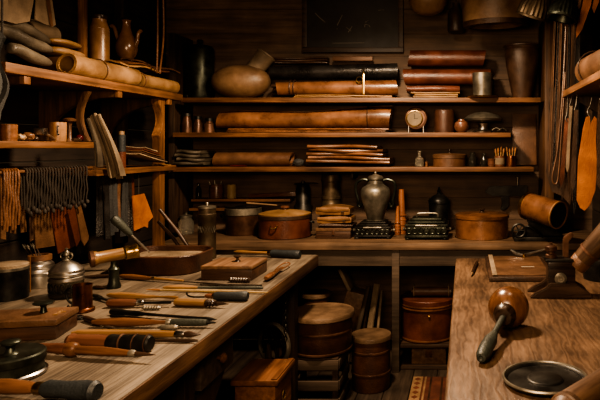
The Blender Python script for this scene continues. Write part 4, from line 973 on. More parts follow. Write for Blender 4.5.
# dark cloths and the orange piece under the lower left shelf
zs = 1.331
for i, (a, b_, yb_, m, lab) in enumerate(((96, 101, 236, 'black', 'dark cloth strip nearest the rust leather under the lower shelf'), (101, 107, 240, 'black', 'black cloth strip second under lower left shelf'), (107, 112, 236, 'dark_cloth', 'dark grey cloth strip third under the lower left shelf'), (112, 116, 232, 'dark_cloth', 'dark grey strip hanging left of the knife handle'), (116.5, 120.5, 226, 'mid_brown', 'brown strip hanging behind the knife handle'), (121, 126, 236, 'dark_cloth', 'dark grey strip hanging right behind the knife'), (127, 130, 236, 'black', 'black strip beside the red-edged piece'), (130.5, 133, 233, 'red_brown', 'narrow red strip left of the orange leather'))):
    xx = -1.93; y0, y1 = YL(a, xx), YL(b_, xx); zb = Z(yb_, y0); 
    u = thing('hanging_strip', lab, 'strip', (xx, y0, zs-.002), group='strips hung under the lower left shelf')
    def f(U, V, y0=y0, y1=y1, zb=zb, i=i): return (.012*math.sin(2.5*PI*U+i)*V+.006*i % .01, (y1-y0)*U+.01*V*math.sin(i), -(zs-zb)*V)
    obj('cloth', slab(f, 6, 8, .005), m, u)
pts = [(132, 196), (144, 193.5), (152.8, 217), (148, 222), (147.5, 228), (144, 226.5), (134, 231)]
xx = -1.90; cy = YL(132, xx); cz = Z(196, cy)
u = thing('hanging_leather', 'bright orange leather piece with ragged foot under lower left shelf', 'leather piece', (xx, cy, cz))
obj('leather', prism([(YL(a, xx)-cy, Z(b_, YL(a, xx))-cz) for a, b_ in pts], .006, 'yz', .001), 'orange', u)
obj('hanging_cord', tube([(0, .07, -.02), (0, .07, zs-cz)], .003, 6), 'cord', u)
u = thing('hanging_leather', 'dark red leather piece hung behind the bright orange one', 'leather piece', (xx-.03, cy-.02, cz))
obj('leather', prism([(YL(a, xx)-cy, Z(b_, YL(a, xx))-cz) for a, b_ in [(130, 197), (138, 195), (149, 226), (146, 232), (137, 233)]], .005, 'yz', .001), 'red_brown', u)
obj('hanging_cord', tube([(0, .07, -.02), (0, .07, zs-cz)], .003, 6), 'cord', u)

# ================================================================ left bench: vessels, near to far
def bl(name, lab, cat, px_, Y, prof, m, segs=36, parts=(), group=None): return lat(name, lab, cat, px_, Y, ZB, prof, m, segs, group, parts)
Y = 1.65
u = bl('round_tin', 'dark round lidded tin with flat knob at the near left of bench', 'tin', 8, Y, [(0, None), (40, None), (41, 374), (41, 372), (38, 371), (38, 357), (0, 357)], 'green_metal', 56,
       parts=[('lid', [(0, 357), (39.3, 357), (39.6, 361), (40.2, 361), (40.2, 354.5), (38.5, 353), (0, 353)], 'green_metal'), ('base_ring', [(40, None), (42, 374.5), (42, 372.2), (40, 371)], 'steel')])
zt = Z(353, Y)-ZB
q = Y/F
obj('knob', lathe([(0, zt), (9*q, zt), (6*q, zt+2*q), (4.5*q, zt+6*q), (6*q, zt+8*q), (10.5*q, zt+10*q), (11*q, zt+12*q), (9*q, zt+13.4*q), (0, zt+13.6*q)], 28), 'green_metal', u, (6*q, -.01, 0))
x1 = X(57, YB(340)); y0 = YB(340)
u = thing('wooden_box', 'dark red-brown box with flat round knob, near left of bench', 'box', (x1-.165, y0+.055, ZB+E), (0, 0, math.radians(11)))
obj('case', box(-.15, .146, -.08, .08, 0, .043, .004), 'box_wood', u)
obj('lid', box(-.153, .15, -.085, .085, .044, .066, .006), 'rail_leather', u)
obj('knob', lathe([(0, .066), (.012, .066), (.010, .072), (.008, .084), (.011, .089), (.030, .095), (.032, .099), (.026, .103), (0, .104)], 24), 'green_metal', u, (.065, .02, 0))
for sx in (-.11, .115):
    obj('worn_mark', tube([(sx+.024, .006, .0675), (sx+.001, .005, .0675), (sx+.004, .03, .0675), (sx+.012, .01, .0675), (sx, -.03, .0675), (sx+.014, -.029, .0675)], .0022, 5), 'tan', u)
Y = 2.50
u = bl('canister', 'dark round canister with flat tan lid at the left edge', 'canister', 8, Y, [(0, None), (21.5, None), (21.8, 302), (21.8, 267), (0, 267)], 'black_metal', 44, parts=[('lid', [(0, 266.8), (22, 266.8), (22, 264.4), (20.5, 263.6), (0, 263.4)], 'tan_grey'), ('rim', [(21.6, 270), (22.4, 269.6), (22.4, 267), (21.8, 266.6)], 'pewter')])
bm = new(); r = 22.0*Y/F
for seg in ([(.02, .052), (.10, .040)], [(.10, .040), (.18, .044)], [(.02, .052), (.0, .040), (.10, .036)]): tube([(r*math.sin(a-.3), -r*math.cos(a-.3), z) for a, z in seg], .0022, 5, bm)
obj('white_mark', bm, 'white_mark', u)
single('wooden_strip', 'thin upright orange wooden slat between dark canister and tin', 'slat', box(0, .011, -.004, .004, 0, .155, .002), 'shelf_z', (X(28, 2.60), 2.60, ZB+E))
Y = 2.72; q = Y/F
u = bl('brush_tin', 'metal tin with brown threaded neck holding brushes', 'tin', 40, Y, [(0, None), (19, None), (19.5, 283), (19.5, 270), (19, 268), (14.5, 266), (15, 265), (14.6, 263.5), (11, 261), (10.6, 257), (8.6, 257), (8.6, 262), (0, 263)], 'silver', 36,
       parts=[('neck_ring', [(10.5, 260.5), (12.6, 260), (12.6, 255), (11, 254.6), (8.8, 254.8), (8.8, 259)], 'mid_brown'), ('shoulder_ring', [(19, 271), (20.4, 271.5), (20.4, 274), (19, 274.5)], 'silver')])
for i in range(6):
    a = -9-3.2*i; lab = ('upright', 'slightly tilted', 'third most tilted', 'fourth most tilted', 'second most tilted', 'most tilted')[i if i < 2 else i]
    b0 = Vector((X(41-1.0*i, Y), Y+(.02 if i % 2 else -.015)*.9, Z(262, Y)))
    tip = Vector((X(34-2.6*i, Y), Y+(.02 if i % 2 else -.01), Z(242.5+1.0*(i % 3), Y)))
    u = thing('paint_brush', lab + ' thin brush of those leaning left in metal tin', 'brush', b0, group='brushes leaning in the metal tin')
    d = tip-b0; obj('handle', tube([(0, 0, 0), d*.72], .0026, 6), 'turned_dark', u); obj('bristles', tube([d*.72, d*.85, d], [.003, .0048, .0012], 6), 'pewter', u)
Y = 2.53; q = Y/F
u = bl('glass_jar', 'silver-lidded glass jar with ornate finial on left bench', 'jar', 66.5, Y, [(0, None), (17, None), (18, 296), (18.2, 280), (17, 276), (0, 276)], 'dark_glass', 40,
       parts=[('lid', [(0, 275.6), (17.5, 275.6), (18.6, 274.5), (18.6, 273), (17.2, 272), (18.2, 271), (18.2, 269.5), (16, 267.5), (12, 264), (6.5, 261.5), (4.5, 261), (0, 261)], 'silver'),
              ('lower_band', [(17.2, 276.2), (18.6, 277), (18.8, 279.5), (18.2, 280.3), (17.6, 280)], 'silver')])
obj('finial', lathe([(0, 0), (4.5*q, 0), (5*q, .8*q), (3*q, 2*q), (2.2*q, 4*q), (4*q, 6*q), (3.4*q, 8.5*q), (1.5*q, 10.5*q), (2.2*q, 12*q), (0, 13.4*q)], 18), 'pewter', u, (0, 0, Z(261, Y)-ZB))
for s in (-1, 1): obj('finial_scroll', rope_ring(2.6*q, .9*q, 14, axis='y'), 'pewter', u, (s*4.6*q, 0, Z(256, Y)-ZB))
bm = new()
for i in range(5):
    a = -.7+.35*i; r = 18.6*q
    P_ = [(r*math.sin(a+.12*math.cos(t)), -r*math.cos(a+.12*math.cos(t)), .045+.018*math.sin(t)) for t in [2*PI*j/12 for j in range(12)]]
    tube(P_, .0022, 5, bm, closed=True)
obj('embossed_scrolls', bm, 'black_metal', u)
Y = 2.30; q = Y/F
u = bl('tankard', 'small copper-brown tankard with curled handle on left bench', 'tankard', 82.5, Y, [(0, None), (12, None), (12.4, 309.5), (10.4, 307.5), (10, 288), (10.3, 284.5), (9.4, 284.5), (9, 305), (0, 305)], 'copper', 36, parts=[('base_ring', [(11.8, None), (13, 310.6), (12.8, 308.6), (11, 307.6)], 'copper')])
obj('handle', tube(smooth_path([(-9.8*q, 0, 21*q), (-14*q, -.004, 23.5*q), (-18.5*q, -.006, 19*q), (-16*q, -.006, 11*q), (-11*q, -.004, 7*q), (-13.5*q, -.004, 3.5*q), (-17*q, -.004, 5.5*q)], 6), 1.2*q, 10), 'black_metal', u)
# mallet standing on its short dark handle
Y = 2.68; q = Y/F
u = thing('mallet', 'yellow wooden mallet standing on its dark handle near the tray', 'mallet', (X(114, Y), Y, ZB+E), (0, 0, math.radians(38)))
obj('handle', lathe([(0, 0), (6*q, 0), (6.4*q, 2*q), (5*q, 6*q), (4.6*q, 15*q), (5.4*q, 19*q), (3.6*q, 21*q), (2.8*q, 24*q), (3*q, 27*q), (0, 27.2*q)], 24), 'green_metal', u)
bm = lathe([(0, -.100), (.030, -.100), (.033, -.092), (.031, -.08), (.027, -.07), (.026, .045), (0, .045)], 28, 'x')
h_ = obj('head', bm, 'handle_yellow', u, (0, 0, 27.2*q+.025), (0, math.radians(-6), 0))
h_.scale = (.84, 1, 1)
obj('band', lathe([(.026, .045), (.0275, .05), (.031, .054), (.031, .092), (.033, .096), (.033, .112), (.028, .116), (.024, .110), (0, .108)], 28, 'x'), 'brass', h_)
obj('end_cap', lathe([(.0335, -.090), (.036, -.092), (.036, -.108), (.030, -.112), (.026, -.106), (0, -.103)], 28, 'x'), 'dark_copper', h_)
# tray
ty0, ty1, tx0, tx1 = 2.92, 3.27, -1.76, -1.335
def rrect(x0, x1, y0, y1, r, n=7):
    P_ = []
    for cx_, cy_, a0 in ((x1-r, y1-r, 0), (x0+r, y1-r, PI/2), (x0+r, y0+r, PI), (x1-r, y0+r, 1.5*PI)):
        for i in range(n): a = a0+PI/2*i/(n-1); P_.append((cx_+r*math.cos(a), cy_+r*math.sin(a)))
    return P_
def loft(rings, capb=True, capt=True):
    bm = new(); V = [[bm.verts.new(p) for p in r] for r in rings]; n = len(V[0])
    for a, b in zip(V, V[1:]):
        for i in range(n): bm.faces.new((a[i], a[(i+1) % n], b[(i+1) % n], b[i]))
    if capb: bm.faces.new(V[0][::-1])
    if capt: bm.faces.new(V[-1])
    finish(bm); return bm
cx, cy = (tx0+tx1)/2, (ty0+ty1)/2; w, d = (tx1-tx0)/2, (ty1-ty0)/2
rr = lambda e, z: [(a, b, z) for a, b in rrect(-w+e, w-e, -d+e, d-e, max(.02, .11-e))]
u = thing('leather_tray', 'deep dark-brown leather tray with rounded corners, full of pale scraps', 'tray', (cx, cy, ZB+E))
obj('body', loft([rr(.012, 0), rr(.004, .01), rr(0, .083), rr(-.002, .089), rr(.004, .094), rr(.011, .090), rr(.013, .02)]), 'barrel_red', u, ang=50)
bm = loft([rr(.022, .024), rr(.020, .05)] + [rr(.024+.012*q_, .060+.006*math.sin(q_*1.9)) for q_ in range(11)]); noise_verts(bm, .005, 40, 5)
single('leather_scraps', 'bed of pale grey leather scraps lying in the deep tray', 'scraps', bm, 'tan_grey', (cx, cy, ZB+.004))['kind'] = 'stuff'
bpy.data.objects['leather_scraps']['group'] = 'tray contents'
def stick(p, q_): return Vector(p), Vector(q_)
a = Vector((X(150, 3.1), 3.1, .934)); b_ = Vector((X(112.5, 3.0), 3.0, Z(217, 3.0))); d_ = b_-a; L = d_.length
u = thing('knife', 'steel knife with fat grey handle leaning in the deep tray', 'knife', a, d_.to_track_quat('X', 'Z').to_euler())
obj('blade', lathe([(0, 0), (.004, .004), (.007, L*.25), (.0065, L*.52), (0, L*.52)], 12, 'x'), 'silver', u)
obj('handle', lathe([(0, L*.5), (.010, L*.505), (.012, L*.53), (.017, L*.60), (.021, L*.78), (.023, L*.93), (.017, L*.99), (0, L)], 20, 'x'), 'grip_green', u)
for i, (p0, p1, lab) in enumerate((((193, 250), (157, 210), 'longer of two dark sticks leaning up behind the tray'), ((181, 250), (155.5, 222), 'shorter of two dark sticks leaning up behind the tray'))):
    Y = 3.40 + .03*i
    if i == 0: p0 = (190, 250)
    a = Vector((X(p0[0], Y)+.03, Y, ZB+.006)); b_ = Vector((X(p1[0], Y), Y+.03, Z(p1[1], Y)))
    u = thing('wooden_stick', lab, 'stick', a, group='dark sticks behind the tray'); obj('shaft', tube([(0, 0, 0), (b_-a)*.5+Vector((.004, 0, .006)), b_-a], [.008, .011, .009], 10), 'dark_brown', u)
    
Y = 3.395
u = bl('canister', 'tall dark embossed canister with small knob at the back of left bench', 'canister', 207, Y, [(0, None), (9.4, None), (9.8, 256), (9.2, 254), (9, 218), (9.6, 217), (9.6, 214), (9, 213.4), (8.8, 208.5), (0, 208.5)], 'bronze', 32,
       parts=[('lid', [(0, 208.4), (9.4, 208.4), (9.4, 206.4), (6, 205.6), (0, 205.4)], 'pewter'), ('knob', [(0, 205.6), (1.6, 205.4), (1.2, 204.4), (1.9, 203.4), (1.2, 202.4), (0, 202.2)], 'pewter')])
bm = new(); r = 9.15*Y/F
for i in range(9):
    a = -1.2+.3*i; tube([(r*math.sin(a), -r*math.cos(a), .165), (r*math.sin(a+.14), -r*math.cos(a+.14), .185), (r*math.sin(a+.28), -r*math.cos(a+.28), .165), (r*math.sin(a+.14), -r*math.cos(a+.14), .147), (r*math.sin(a), -r*math.cos(a), .165)], .0018, 5, bm)
obj('embossed_band', bm, 'pewter', u)
# flat box with knob
y0 = YB(280.5); x0, x1 = X(201, y0), X(252, y0); hw = (x1-x0)/2; hh = .068
u = thing('wooden_box', 'low brown wooden box with dark spool knob in mid left bench', 'box', ((x0+x1)/2, y0, ZB+E))
obj('case', box(-hw, hw, 0, .215, 0, hh*.72, .003), 'box_wood', u); obj('lid', box(-hw-.002, hw+.002, -.002, .217, hh*.74, hh, .004), 'box_top', u)
obj('knob', lathe([(0, hh), (.016, hh), (.014, hh+.004), (.006, hh+.009), (.006, hh+.017), (.016, hh+.022), (.019, hh+.027), (.012, hh+.030), (0, hh+.030)], 22), 'turned_dark', u, (.01, .11, 0))
# ridged peg in front of it
def onb(px_, py_, r):
    Y = YB(py_, ZB+r+E); return Vector((X(px_, Y), Y, ZB+r+E))
def tool(name, lab, cat, p0, p1, r, segs, group='hand tools on the left bench', extra=None):
    """lying tool: axis px p0 -> p1, r = resting radius in metres; segs: (part, material, [(t, r/R), ...], flatness)"""
    a, b_ = onb(*p0, r), onb(*p1, r); d = b_-a; L = d.length
    u = thing(name, lab, cat, a, (0, 0, math.atan2(d.y, d.x)), group)
    for sg_ in segs:
        nm, m, pr = sg_[:3]; fl = sg_[3] if len(sg_) > 3 else 1.0
        P_ = [(q_*r, t*L) for t, q_ in pr]
        if P_[0][0] > 1e-5: P_ = [(0, P_[0][1])] + P_
        if P_[-1][0] > 1e-5: P_ = P_ + [(0, P_[-1][1])]
        bm = lathe(P_, 18, 'x')
        if fl != 1.0:
            for v in bm.verts: v.co.z *= fl
            if fl < .6:
                for v in bm.verts: v.co.z -= r*.3
        obj(nm, bm, m, u)
    if extra: extra(u, L, r)
    return u
tool('ridged_peg', 'short ridged wooden peg lying before the knobbed box', 'peg', (229, 279.5), (250, 280), .012, [('body', 'turned_dark', [(0, .7)] + [(.05+.06*i, 1 if i % 2 else .75) for i in range(16)] + [(1, .6)])])
tool('stiff_brush', 'hand tool with curved pale wood nose and thick blue-grey grip', 'brush', (234, 251.5), (300, 254.5), .023, [('nose', 'handle_yellow', [(0, .12), (.05, .35), (.14, .42), (.3, .36), (.5, .38), (.535, .5)]), ('ferrule', 'brass', [(.52, .52), (.54, .66), (.57, .66), (.58, .6)]), ('grip', 'grip_blue', [(.575, .8), (.62, .95), (.75, .92), (.93, 1), (.985, .98), (1, .8)])])
u = tool('leather_fob', 'tan leather key fob with looped strap near the bench edge', 'fob', (266, 278.5), (288, 263.5), .016, [('body', 'copper_leather', [(0, .6), (.04, .9), (.22, 1), (.30, .7), (.36, .75), (.6, .55), (.72, .35)], .8)])
L = (onb(288, 263.5, .016)-onb(266, 278.5, .016)).length
obj('loop', tube(smooth_path([(L*.35, .010, -.004), (L*.7, .022, 0), (L*.95, .018, .004), (L*1.0, -.004, .004), (L*.9, -.018, .002), (L*.6, -.010, 0)], 5), .0035, 6), 'copper_leather', u)
# --- row of tools, far to near
tool('chisel', 'long chisel with brown handle and steel blade below the tray', 'chisel', (120, 276), (228, 284), .013, [('handle', 'handle_brown', [(0, .5), (.03, .8), (.12, 1), (.25, .8), (.31, .5)]), ('ferrule', 'brass', [(.305, .5), (.31, .62), (.335, .55)]), ('shaft', 'handle_yellow', [(.335, .45), (.45, .5), (.6, .4)]), ('blade', 'steel', [(.59, .35), (.75, .42), (.97, .5), (1, .3)], .5)])
tool('file', 'slim file with yellow wooden handle and dark green shaft', 'file', (163, 287.5), (263, 287.8), .012, [('handle', 'handle_yellow', [(0, .3), (.06, .8), (.18, 1), (.3, .7), (.35, .4)]), ('shaft', 'grip_green', [(.34, .4), (.5, .5), (.97, .6), (1, .4)])])
tool('paint_brush', 'thin brush with greenish shaft lying beneath the yellow-handled file', 'brush', (146, 289.5), (268, 292.5), .007, [('bristles', 'bristle', [(0, .15), (.06, .6), (.12, .7)]), ('shaft', 'ochre', [(.12, .6), (.4, .8), (.6, 1), (.9, .7), (1, .4)])])
tool('steel_needle', 'thin steel rod lying just below the dark files', 'needle', (200, 284.5), (262, 285.5), .004, [('shaft', 'steel', [(0, .4), (.1, 1), (1, 1)])])
def hook(u, L, r): obj('hook', tube(smooth_path([(L*.45, 0, -.003), (L*.2, .0, -.004), (L*.08, .015, -.002), (0, .05, .0)], 5), .0035, 6), 'black_metal', u)
tool('hooked_scraper', 'scraper with thin bent black hook and thick blue-grey grip', 'scraper', (181, 296), (248, 296), .020, [('grip', 'grip_blue', [(.5, .75), (.55, .9), (.7, .85), (.9, 1), (.97, 1), (1, .75)]), ('ferrule', 'brass', [(.47, .5), (.49, .65), (.505, .65)]), ('neck', 'handle_red', [(.36, .3), (.4, .5), (.47, .55)])], extra=hook)
tool('awl', 'awl with yellow-brown handle, turned rings and dark pointed tip', 'awl', (175, 302), (229, 304), .016, [('handle', 'handle_yellow', [(0, .7), (.03, .95), (.23, 1), (.57, .9)]), ('turned_rings', 'turned_dark', [(.57, .7), (.592, .95), (.615, .6), (.646, .9), (.677, .55), (.708, .8), (.738, .55), (.785, .6)]), ('tip', 'turned_dark', [(.785, .5), (.846, .4), (1, .05)])])
tool('modelling_tool', 'wavy yellow wooden modelling tool lying above the red-handled gouge', 'tool', (107, 295), (178, 297.5), .014, [('handle', 'handle_yellow', [(0, .3), (.05, .7), (.2, 1), (.4, .9), (.6, .55), (.75, .3), (.85, .42), (.95, .5), (1, .3)])])
tool('gouge', 'gouge with red-brown handle, steel ferrule and dark shaft', 'gouge', (107, 303), (171, 302.5), .017, [('handle', 'handle_red', [(0, .55), (.03, .9), (.2, 1), (.42, .85), (.47, .6)]), ('ferrule', 'steel', [(.46, .6), (.48, .75), (.52, .6), (.56, .65), (.58, .4)]), ('shaft', 'black_metal', [(.57, .3), (1, .3)])])
tool('knurled_bit', 'short knurled metal bit lying under the gouge', 'bit', (142, 307.6), (161, 307.8), .008, [('body', 'pewter', [(0, .6)]+[(.08+.07*i, 1 if i % 2 else .75) for i in range(12)]+[(1, .3)])])
tool('creaser', 'all-black leather creaser with thick end and long stem', 'creaser', (111, 311.5), (217, 319.5), .012, [('grip', 'black_metal', [(0, .8), (.02, 1), (.12, .95), (.14, .8), (.26, .85), (.32, .55)]), ('stem', 'black_metal', [(.31, .5), (.5, .42), (.85, .45), (.9, .6), (.94, .55), (1, .05)])])
tool('creaser', 'second thin black stem lying directly under the all-black creaser', 'creaser', (111, 316), (150, 319), .006, [('stem', 'black_metal', [(0, .9), (.5, 1), (1, .5)])])
tool('stamp', 'tapered brown handle tool with dark green wrapped end', 'stamp', (92, 322), (216, 322.5), .017, [('handle', 'handle_brown', [(0, .35), (.06, .7), (.25, .95), (.42, .75), (.54, .4), (.6, .35)]), ('ferrule', 'pewter', [(.6, .5), (.605, .75), (.63, .75), (.64, .6)]), ('grip', 'grip_green', [(.64, .7), (.7, .78), (.88, .72), (.93, .6)]), ('tip', 'black_metal', [(.93, .4), (1, .08)])])
def ring(u, L, r): obj('ring', rope_ring(.016, .004, 18), 'black_metal', u, (-.012, 0, -.002))
tool('folding_knife', 'small open blade knife with dark ring, pointing right', 'knife', (84, 318), (116, 328), .010, [('handle', 'turned_dark', [(0, .6), (.1, 1), (.45, .9), (.5, .5)]), ('blade', 'silver', [(.4, .7), (.8, .7), (1, .05)], .4)], extra=ring)
tool('ribbed_tip', 'little grey ribbed tip lying under the tapered brown handle', 'tip', (157, 327.5), (178, 327), .009, [('body', 'pewter', [(0, .2), (.15, .6)]+[(.2+.07*i, 1 if i % 2 else .8) for i in range(11)]+[(1, .6)])])
tool('awl', 'long awl with pale yellow shaft and dark pointed tip', 'awl', (72, 333), (201, 334.5), .014, [('shaft', 'handle_yellow', [(0, .4), (.05, .8), (.3, 1), (.7, .85), (.8, .75)]), ('ferrule', 'steel', [(.8, .7), (.815, .85), (.84, .7), (.86, .8), (.88, .55)]), ('tip', 'turned_dark', [(.87, .6), (.91, .75), (.95, .5), (1, .05)])])
tool('rod', 'thin dark rod lying beside the thick turned handle', 'rod', (150, 340.5), (198, 341), .006, [('shaft', 'turned_dark', [(0, .6), (.8, 1), (1, .3)])])
def bandsx(u, L, r):
    for t in (.66, .82, .96): obj('ring_band', lathe([(r*.9, t*L-.004), (r*1.08, t*L), (r*.9, t*L+.004)], 22, 'x'), 'dark_copper', u)
tool('burnisher', 'thick turned handle, pinkish brown with black ridged end', 'burnisher', (67, 341), (151, 343.5), .026, [('grip', 'handle_red', [(0, .5), (.02, .75), (.06, .95), (.1, .8), (.15, .85), (.4, .9), (.5, .85)]), ('turned_end', 'black_metal', [(.5, .8), (.53, .98), (.6, .9), (.7, .95), (.8, 1), (.92, .95), (.98, .98), (1, .8)])], extra=bandsx)
tool('turned_tool', 'long tool with bulbous brown collar and slender pointed shaft', 'tool', (66, 349), (156, 355), .022, [('collar', 'handle_brown', [(0, .4), (.02, .9), (.06, 1), (.1, .95), (.115, .8), (.13, .7)]), ('shaft', 'handle_brown', [(.13, .6), (.16, .55), (.4, .65), (.6, .52), (.72, .4)]), ('ferrule', 'pewter', [(.71, .42), (.73, .5), (.76, .46), (.78, .35)]), ('tip', 'turned_dark', [(.78, .32), (.9, .22), (1, .02)])], extra=lambda u, L, r: obj('bar', lathe([(0, -.19), (.008, -.19), (.010, -.12), (.016, -.03), (.016, .0), (0, .004)], 16, 'x'), 'handle_red', u))
tool('stiff_brush', 'large brush with brown handle and thick blue-grey grip, nearest', 'brush', (-30, 384.5), (98, 391.5), .026, [('handle', 'handle_brown', [(0, .3), (.1, .6), (.3, .75), (.48, .6), (.52, .45)]), ('ferrule', 'brass', [(.515, .5), (.53, .62), (.57, .62), (.585, .55)]), ('grip', 'grip_blue', [(.58, .6), (.62, .85), (.75, .8), (.9, 1), (.95, .9), (.97, 1), (1, .75)])])
# bits and pieces between the tools
tool('rod', 'dark horizontal rod behind the tankard and the mallet', 'rod', (84, 277), (119, 275), .009, [('shaft', 'turned_dark', [(0, .6), (.4, 1), (1, .7)])])
tool('pliers', 'small dark pliers lying just right of the tankard', 'pliers', (92, 295), (110, 301), .010, [('jaw', 'black_metal', [(0, .5), (.3, 1), (.5, .8)]), ('handle', 'black_metal', [(.5, .6), (1, .4)])])
tool('leather_scrap', 'curled dark scrap lying behind the pliers', 'leather scrap', (93, 286.5), (104, 287.5), .009, [('body', 'dark_brown', [(0, .2), (.3, 1), (.7, .9), (1, .2)], .7)])
tool('ring_hook', 'small black curled hook beside the dark red-brown box', 'hook', (64, 317), (76, 316), .008, [('shank', 'black_metal', [(0, .3), (.4, .6), (1, .4)])], extra=lambda u, L, r: obj('curl', rope_ring(.013, .004, 16), 'black_metal', u, (L+.008, 0, -.003)))

# ================================================================ right bench
Y0 = 2.80; x0 = X(489, Y0)
u = thing('leather_tablet', 'flat brown leather-covered tablet at the back of right bench', 'tablet', (x0, Y0, ZB+E))
obj('board', box(0, .31, 0, .53, 0, .024, .006), 'dark_brown', u)
obj('cover', slab(lambda U, V: (.018+.274*U, .02+.49*V, .026+.001*math.sin(9*U+5*V)), 8, 8, .004, nrm=(0, 0, 1)), 'rail_leather', u)
obj('strap', box(.016, .040, .005, .525, .0285, .033, .002), 'tan_grey', u)
obj('white_line', box(.17, .235, .20, .208, .029, .0300, 0), 'white_mark', u)
Y = YB(269)
tp = onb(471, 276, .007); tq = onb(477, 262, .007); d_ = tq-tp
u = thing('pencil', 'short brown pencil lying at the left back of right bench', 'pencil', tp, (0, 0, math.atan2(d_.y, d_.x)))
L = d_.length
obj('shaft', lathe([(0, L*.18), (.0085, L*.18), (.009, L*.9), (.008, L), (0, L)], 8, 'x'), 'turned_dark', u); obj('point', lathe([(0, 0), (.0075, L*.175), (0, L*.178)], 8, 'x'), 'pale_wood', u)
# dividers lying across the tablet
u = thing('dividers', 'pair of thin steel dividers lying open on the leather tablet', 'dividers', (X(524, 3.28), 3.28, ZB+.034))
P0 = Vector((0, 0, .006))
kz = lambda a, b_, Y: Vector((X(a, Y)-X(524, 3.28), Y-3.28, Z(b_, Y)-ZB-.034))
obj('leg', tube([P0, kz(536, 253, 3.32)*.6+P0*.4+Vector((0, 0, .004)), kz(546.5, 249, 3.32)], [.008, .007, .005], 8), 'silver', u)
bm = tube([P0, kz(517, 253.5, 3.30), kz(511, 250, 3.32)], [.007, .013, .009], 8); obj('leg', bm, 'steel', u)
obj('pivot', lathe([(0, -.004), (.009, -.004), (.009, .012), (0, .013)], 14), 'brass', u)
# press with inclined barrel
Y = 2.56; q = Y/F
u = thing('bench_press', 'dark iron and wood bench press holding an inclined copper tube', 'press', (X(560, Y), Y, ZB+E))
foot = [(-32*q, 0), (30*q, 0), (26*q, 6*q), (17*q, 11*q), (14*q, 14*q), (-12*q, 14*q), (-16*q, 10*q), (-26*q, 5*q)]
for yy in (-.055, .055): obj('foot', prism(foot, .03, 'xz', .004, mtx=Matrix.Translation((0, yy, 0))), 'turned_dark', u)
obj('body', box(-13*q, 14*q, -.038, .038, 6*q, 34*q, .006), 'turned_dark', u)
bm = lathe([(0, 0), (6*q, 0), (6*q, 2*q), (4*q, 3*q), (3.5*q, 3.5*q), (2*q, 3.5*q), (1.6*q, 2.4*q), (0, 2.4*q)], 24, 'y'); bm.transform(Matrix.Rotation(PI, 4, 'Z')); obj('boss', bm, 'pewter', u, (-1*q, -.039, 18*q))
obj('top_plate', box(-16*q, 12*q, -.045, .045, 34*q, 37*q, .004), 'black_metal', u)
obj('screw_knob', lathe([(0, 0), (5.5*q, 0), (5.5*q, 3*q), (4*q, 4*q), (4*q, 6*q), (6*q, 7*q), (6*q, 11*q), (4*q, 12.5*q), (1.5*q, 13*q), (1.5*q, 15*q), (0, 15*q)], 20), 'dark_copper', u, (-9*q, 0, 37*q))
obj('post', prism([(-2.6*q, 0), (2.6*q, 0), (2.6*q, 16*q), (8*q, 22*q), (6*q, 25*q), (-1*q, 21*q), (-2.6*q, 18*q)], .03, 'xz', .003, mtx=Matrix.Translation((6*q, .01, 37.1*q))), 'dark_copper', u)
d_ = Vector((X(600, 2.5)-X(562, Y), -.06, Z(236, 2.5)-Z(276, Y)))
e_ = d_.to_track_quat('X', 'Z').to_euler(); Lc = .44
b0 = Vector((13*q, -.0, 25*q))
c_ = obj('tube', lathe([(0, .045), (.040, .045), (.043, .06), (.056, .30), (.062, .46), (0, .46)], 36, 'x'), 'roller_wood', u, b0, e_)
obj('collar', lathe([(.03, .02), (.042, .022), (.045, .06), (.043, .064), (0, .064)], 32, 'x'), 'mid_brown', c_)
obj('tube_ring', lathe([(.044, .10), (.049, .103), (.049, .112), (.045, .115)], 32, 'x'), 'dark_copper', c_)
# dark pot behind press
lat('cooking_pot', 'dark blue-black pot behind the press on the right bench', 'pot', 605, 2.88, ZB, [(0, None), (20, None), (22, 280), (23, 262), (22, 258), (19, 257), (18, 262), (0, 264)], 'black_metal', 32)
# ball mallet
yb2 = YB(328); r = 20.5*(yb2)/F; bx = X(508.5, yb2)
ctr = Vector((bx, yb2, ZB+r+E))
u = thing('ball_mallet', 'polished wooden ball mallet with dark green grip lying on right bench', 'mallet', ctr)
end = onb(481, 358, .021)-ctr
dn = end.normalized(); L = end.length
eu = dn.to_track_quat('X', 'Z').to_euler()
obj('head', lathe([(0, -r)] + [(r*math.sin(a), -r*math.cos(a)) for a in [PI*i/24 for i in range(1, 24)]] + [(0, r)], 44), 'ball_wood', u)
c_ = obj('collar', lathe([(0, r*.80), (r*.55, r*.82), (r*.52, r*1.06), (r*.40, r*1.22), (r*.22, r*1.26), (0, r*1.26)], 28, 'x'), 'turned_dark', u, (0, 0, 0), eu)
obj('shaft', lathe([(0, r*1.2), (.011, r*1.2), (.010, L*.6), (0, L*.6)], 16, 'x'), 'grip_green', u, (0, 0, 0), eu)
obj('grip', lathe([(0, L*.56), (.011, L*.56), (.014, L*.6), (.021, L*.70), (.0225, L*.86), (.020, L*.95), (.014, L), (.008, L*1.005), (0, L*.985)], 22, 'x'), 'grip_green', u, (0, 0, 0), eu)
# metal dish
Y = 1.61
u = thing('metal_dish', 'round dark green metal lid lying upturned on right bench', 'lid', (X(545, Y), Y, ZB+E))
R = .113
obj('body', lathe([(0, 0), (R*.86, 0), (R*.98, .005), (R, .012), (R*.97, .014), (R*.92, .012), (R*.88, .006), (R*.45, .006), (R*.42, .010), (R*.38, .011), (0, .011)], 64), 'black_metal', u)
obj('rim', rope_ring(R*.985, .004, 56), 'pewter', u, (0, 0, .013))
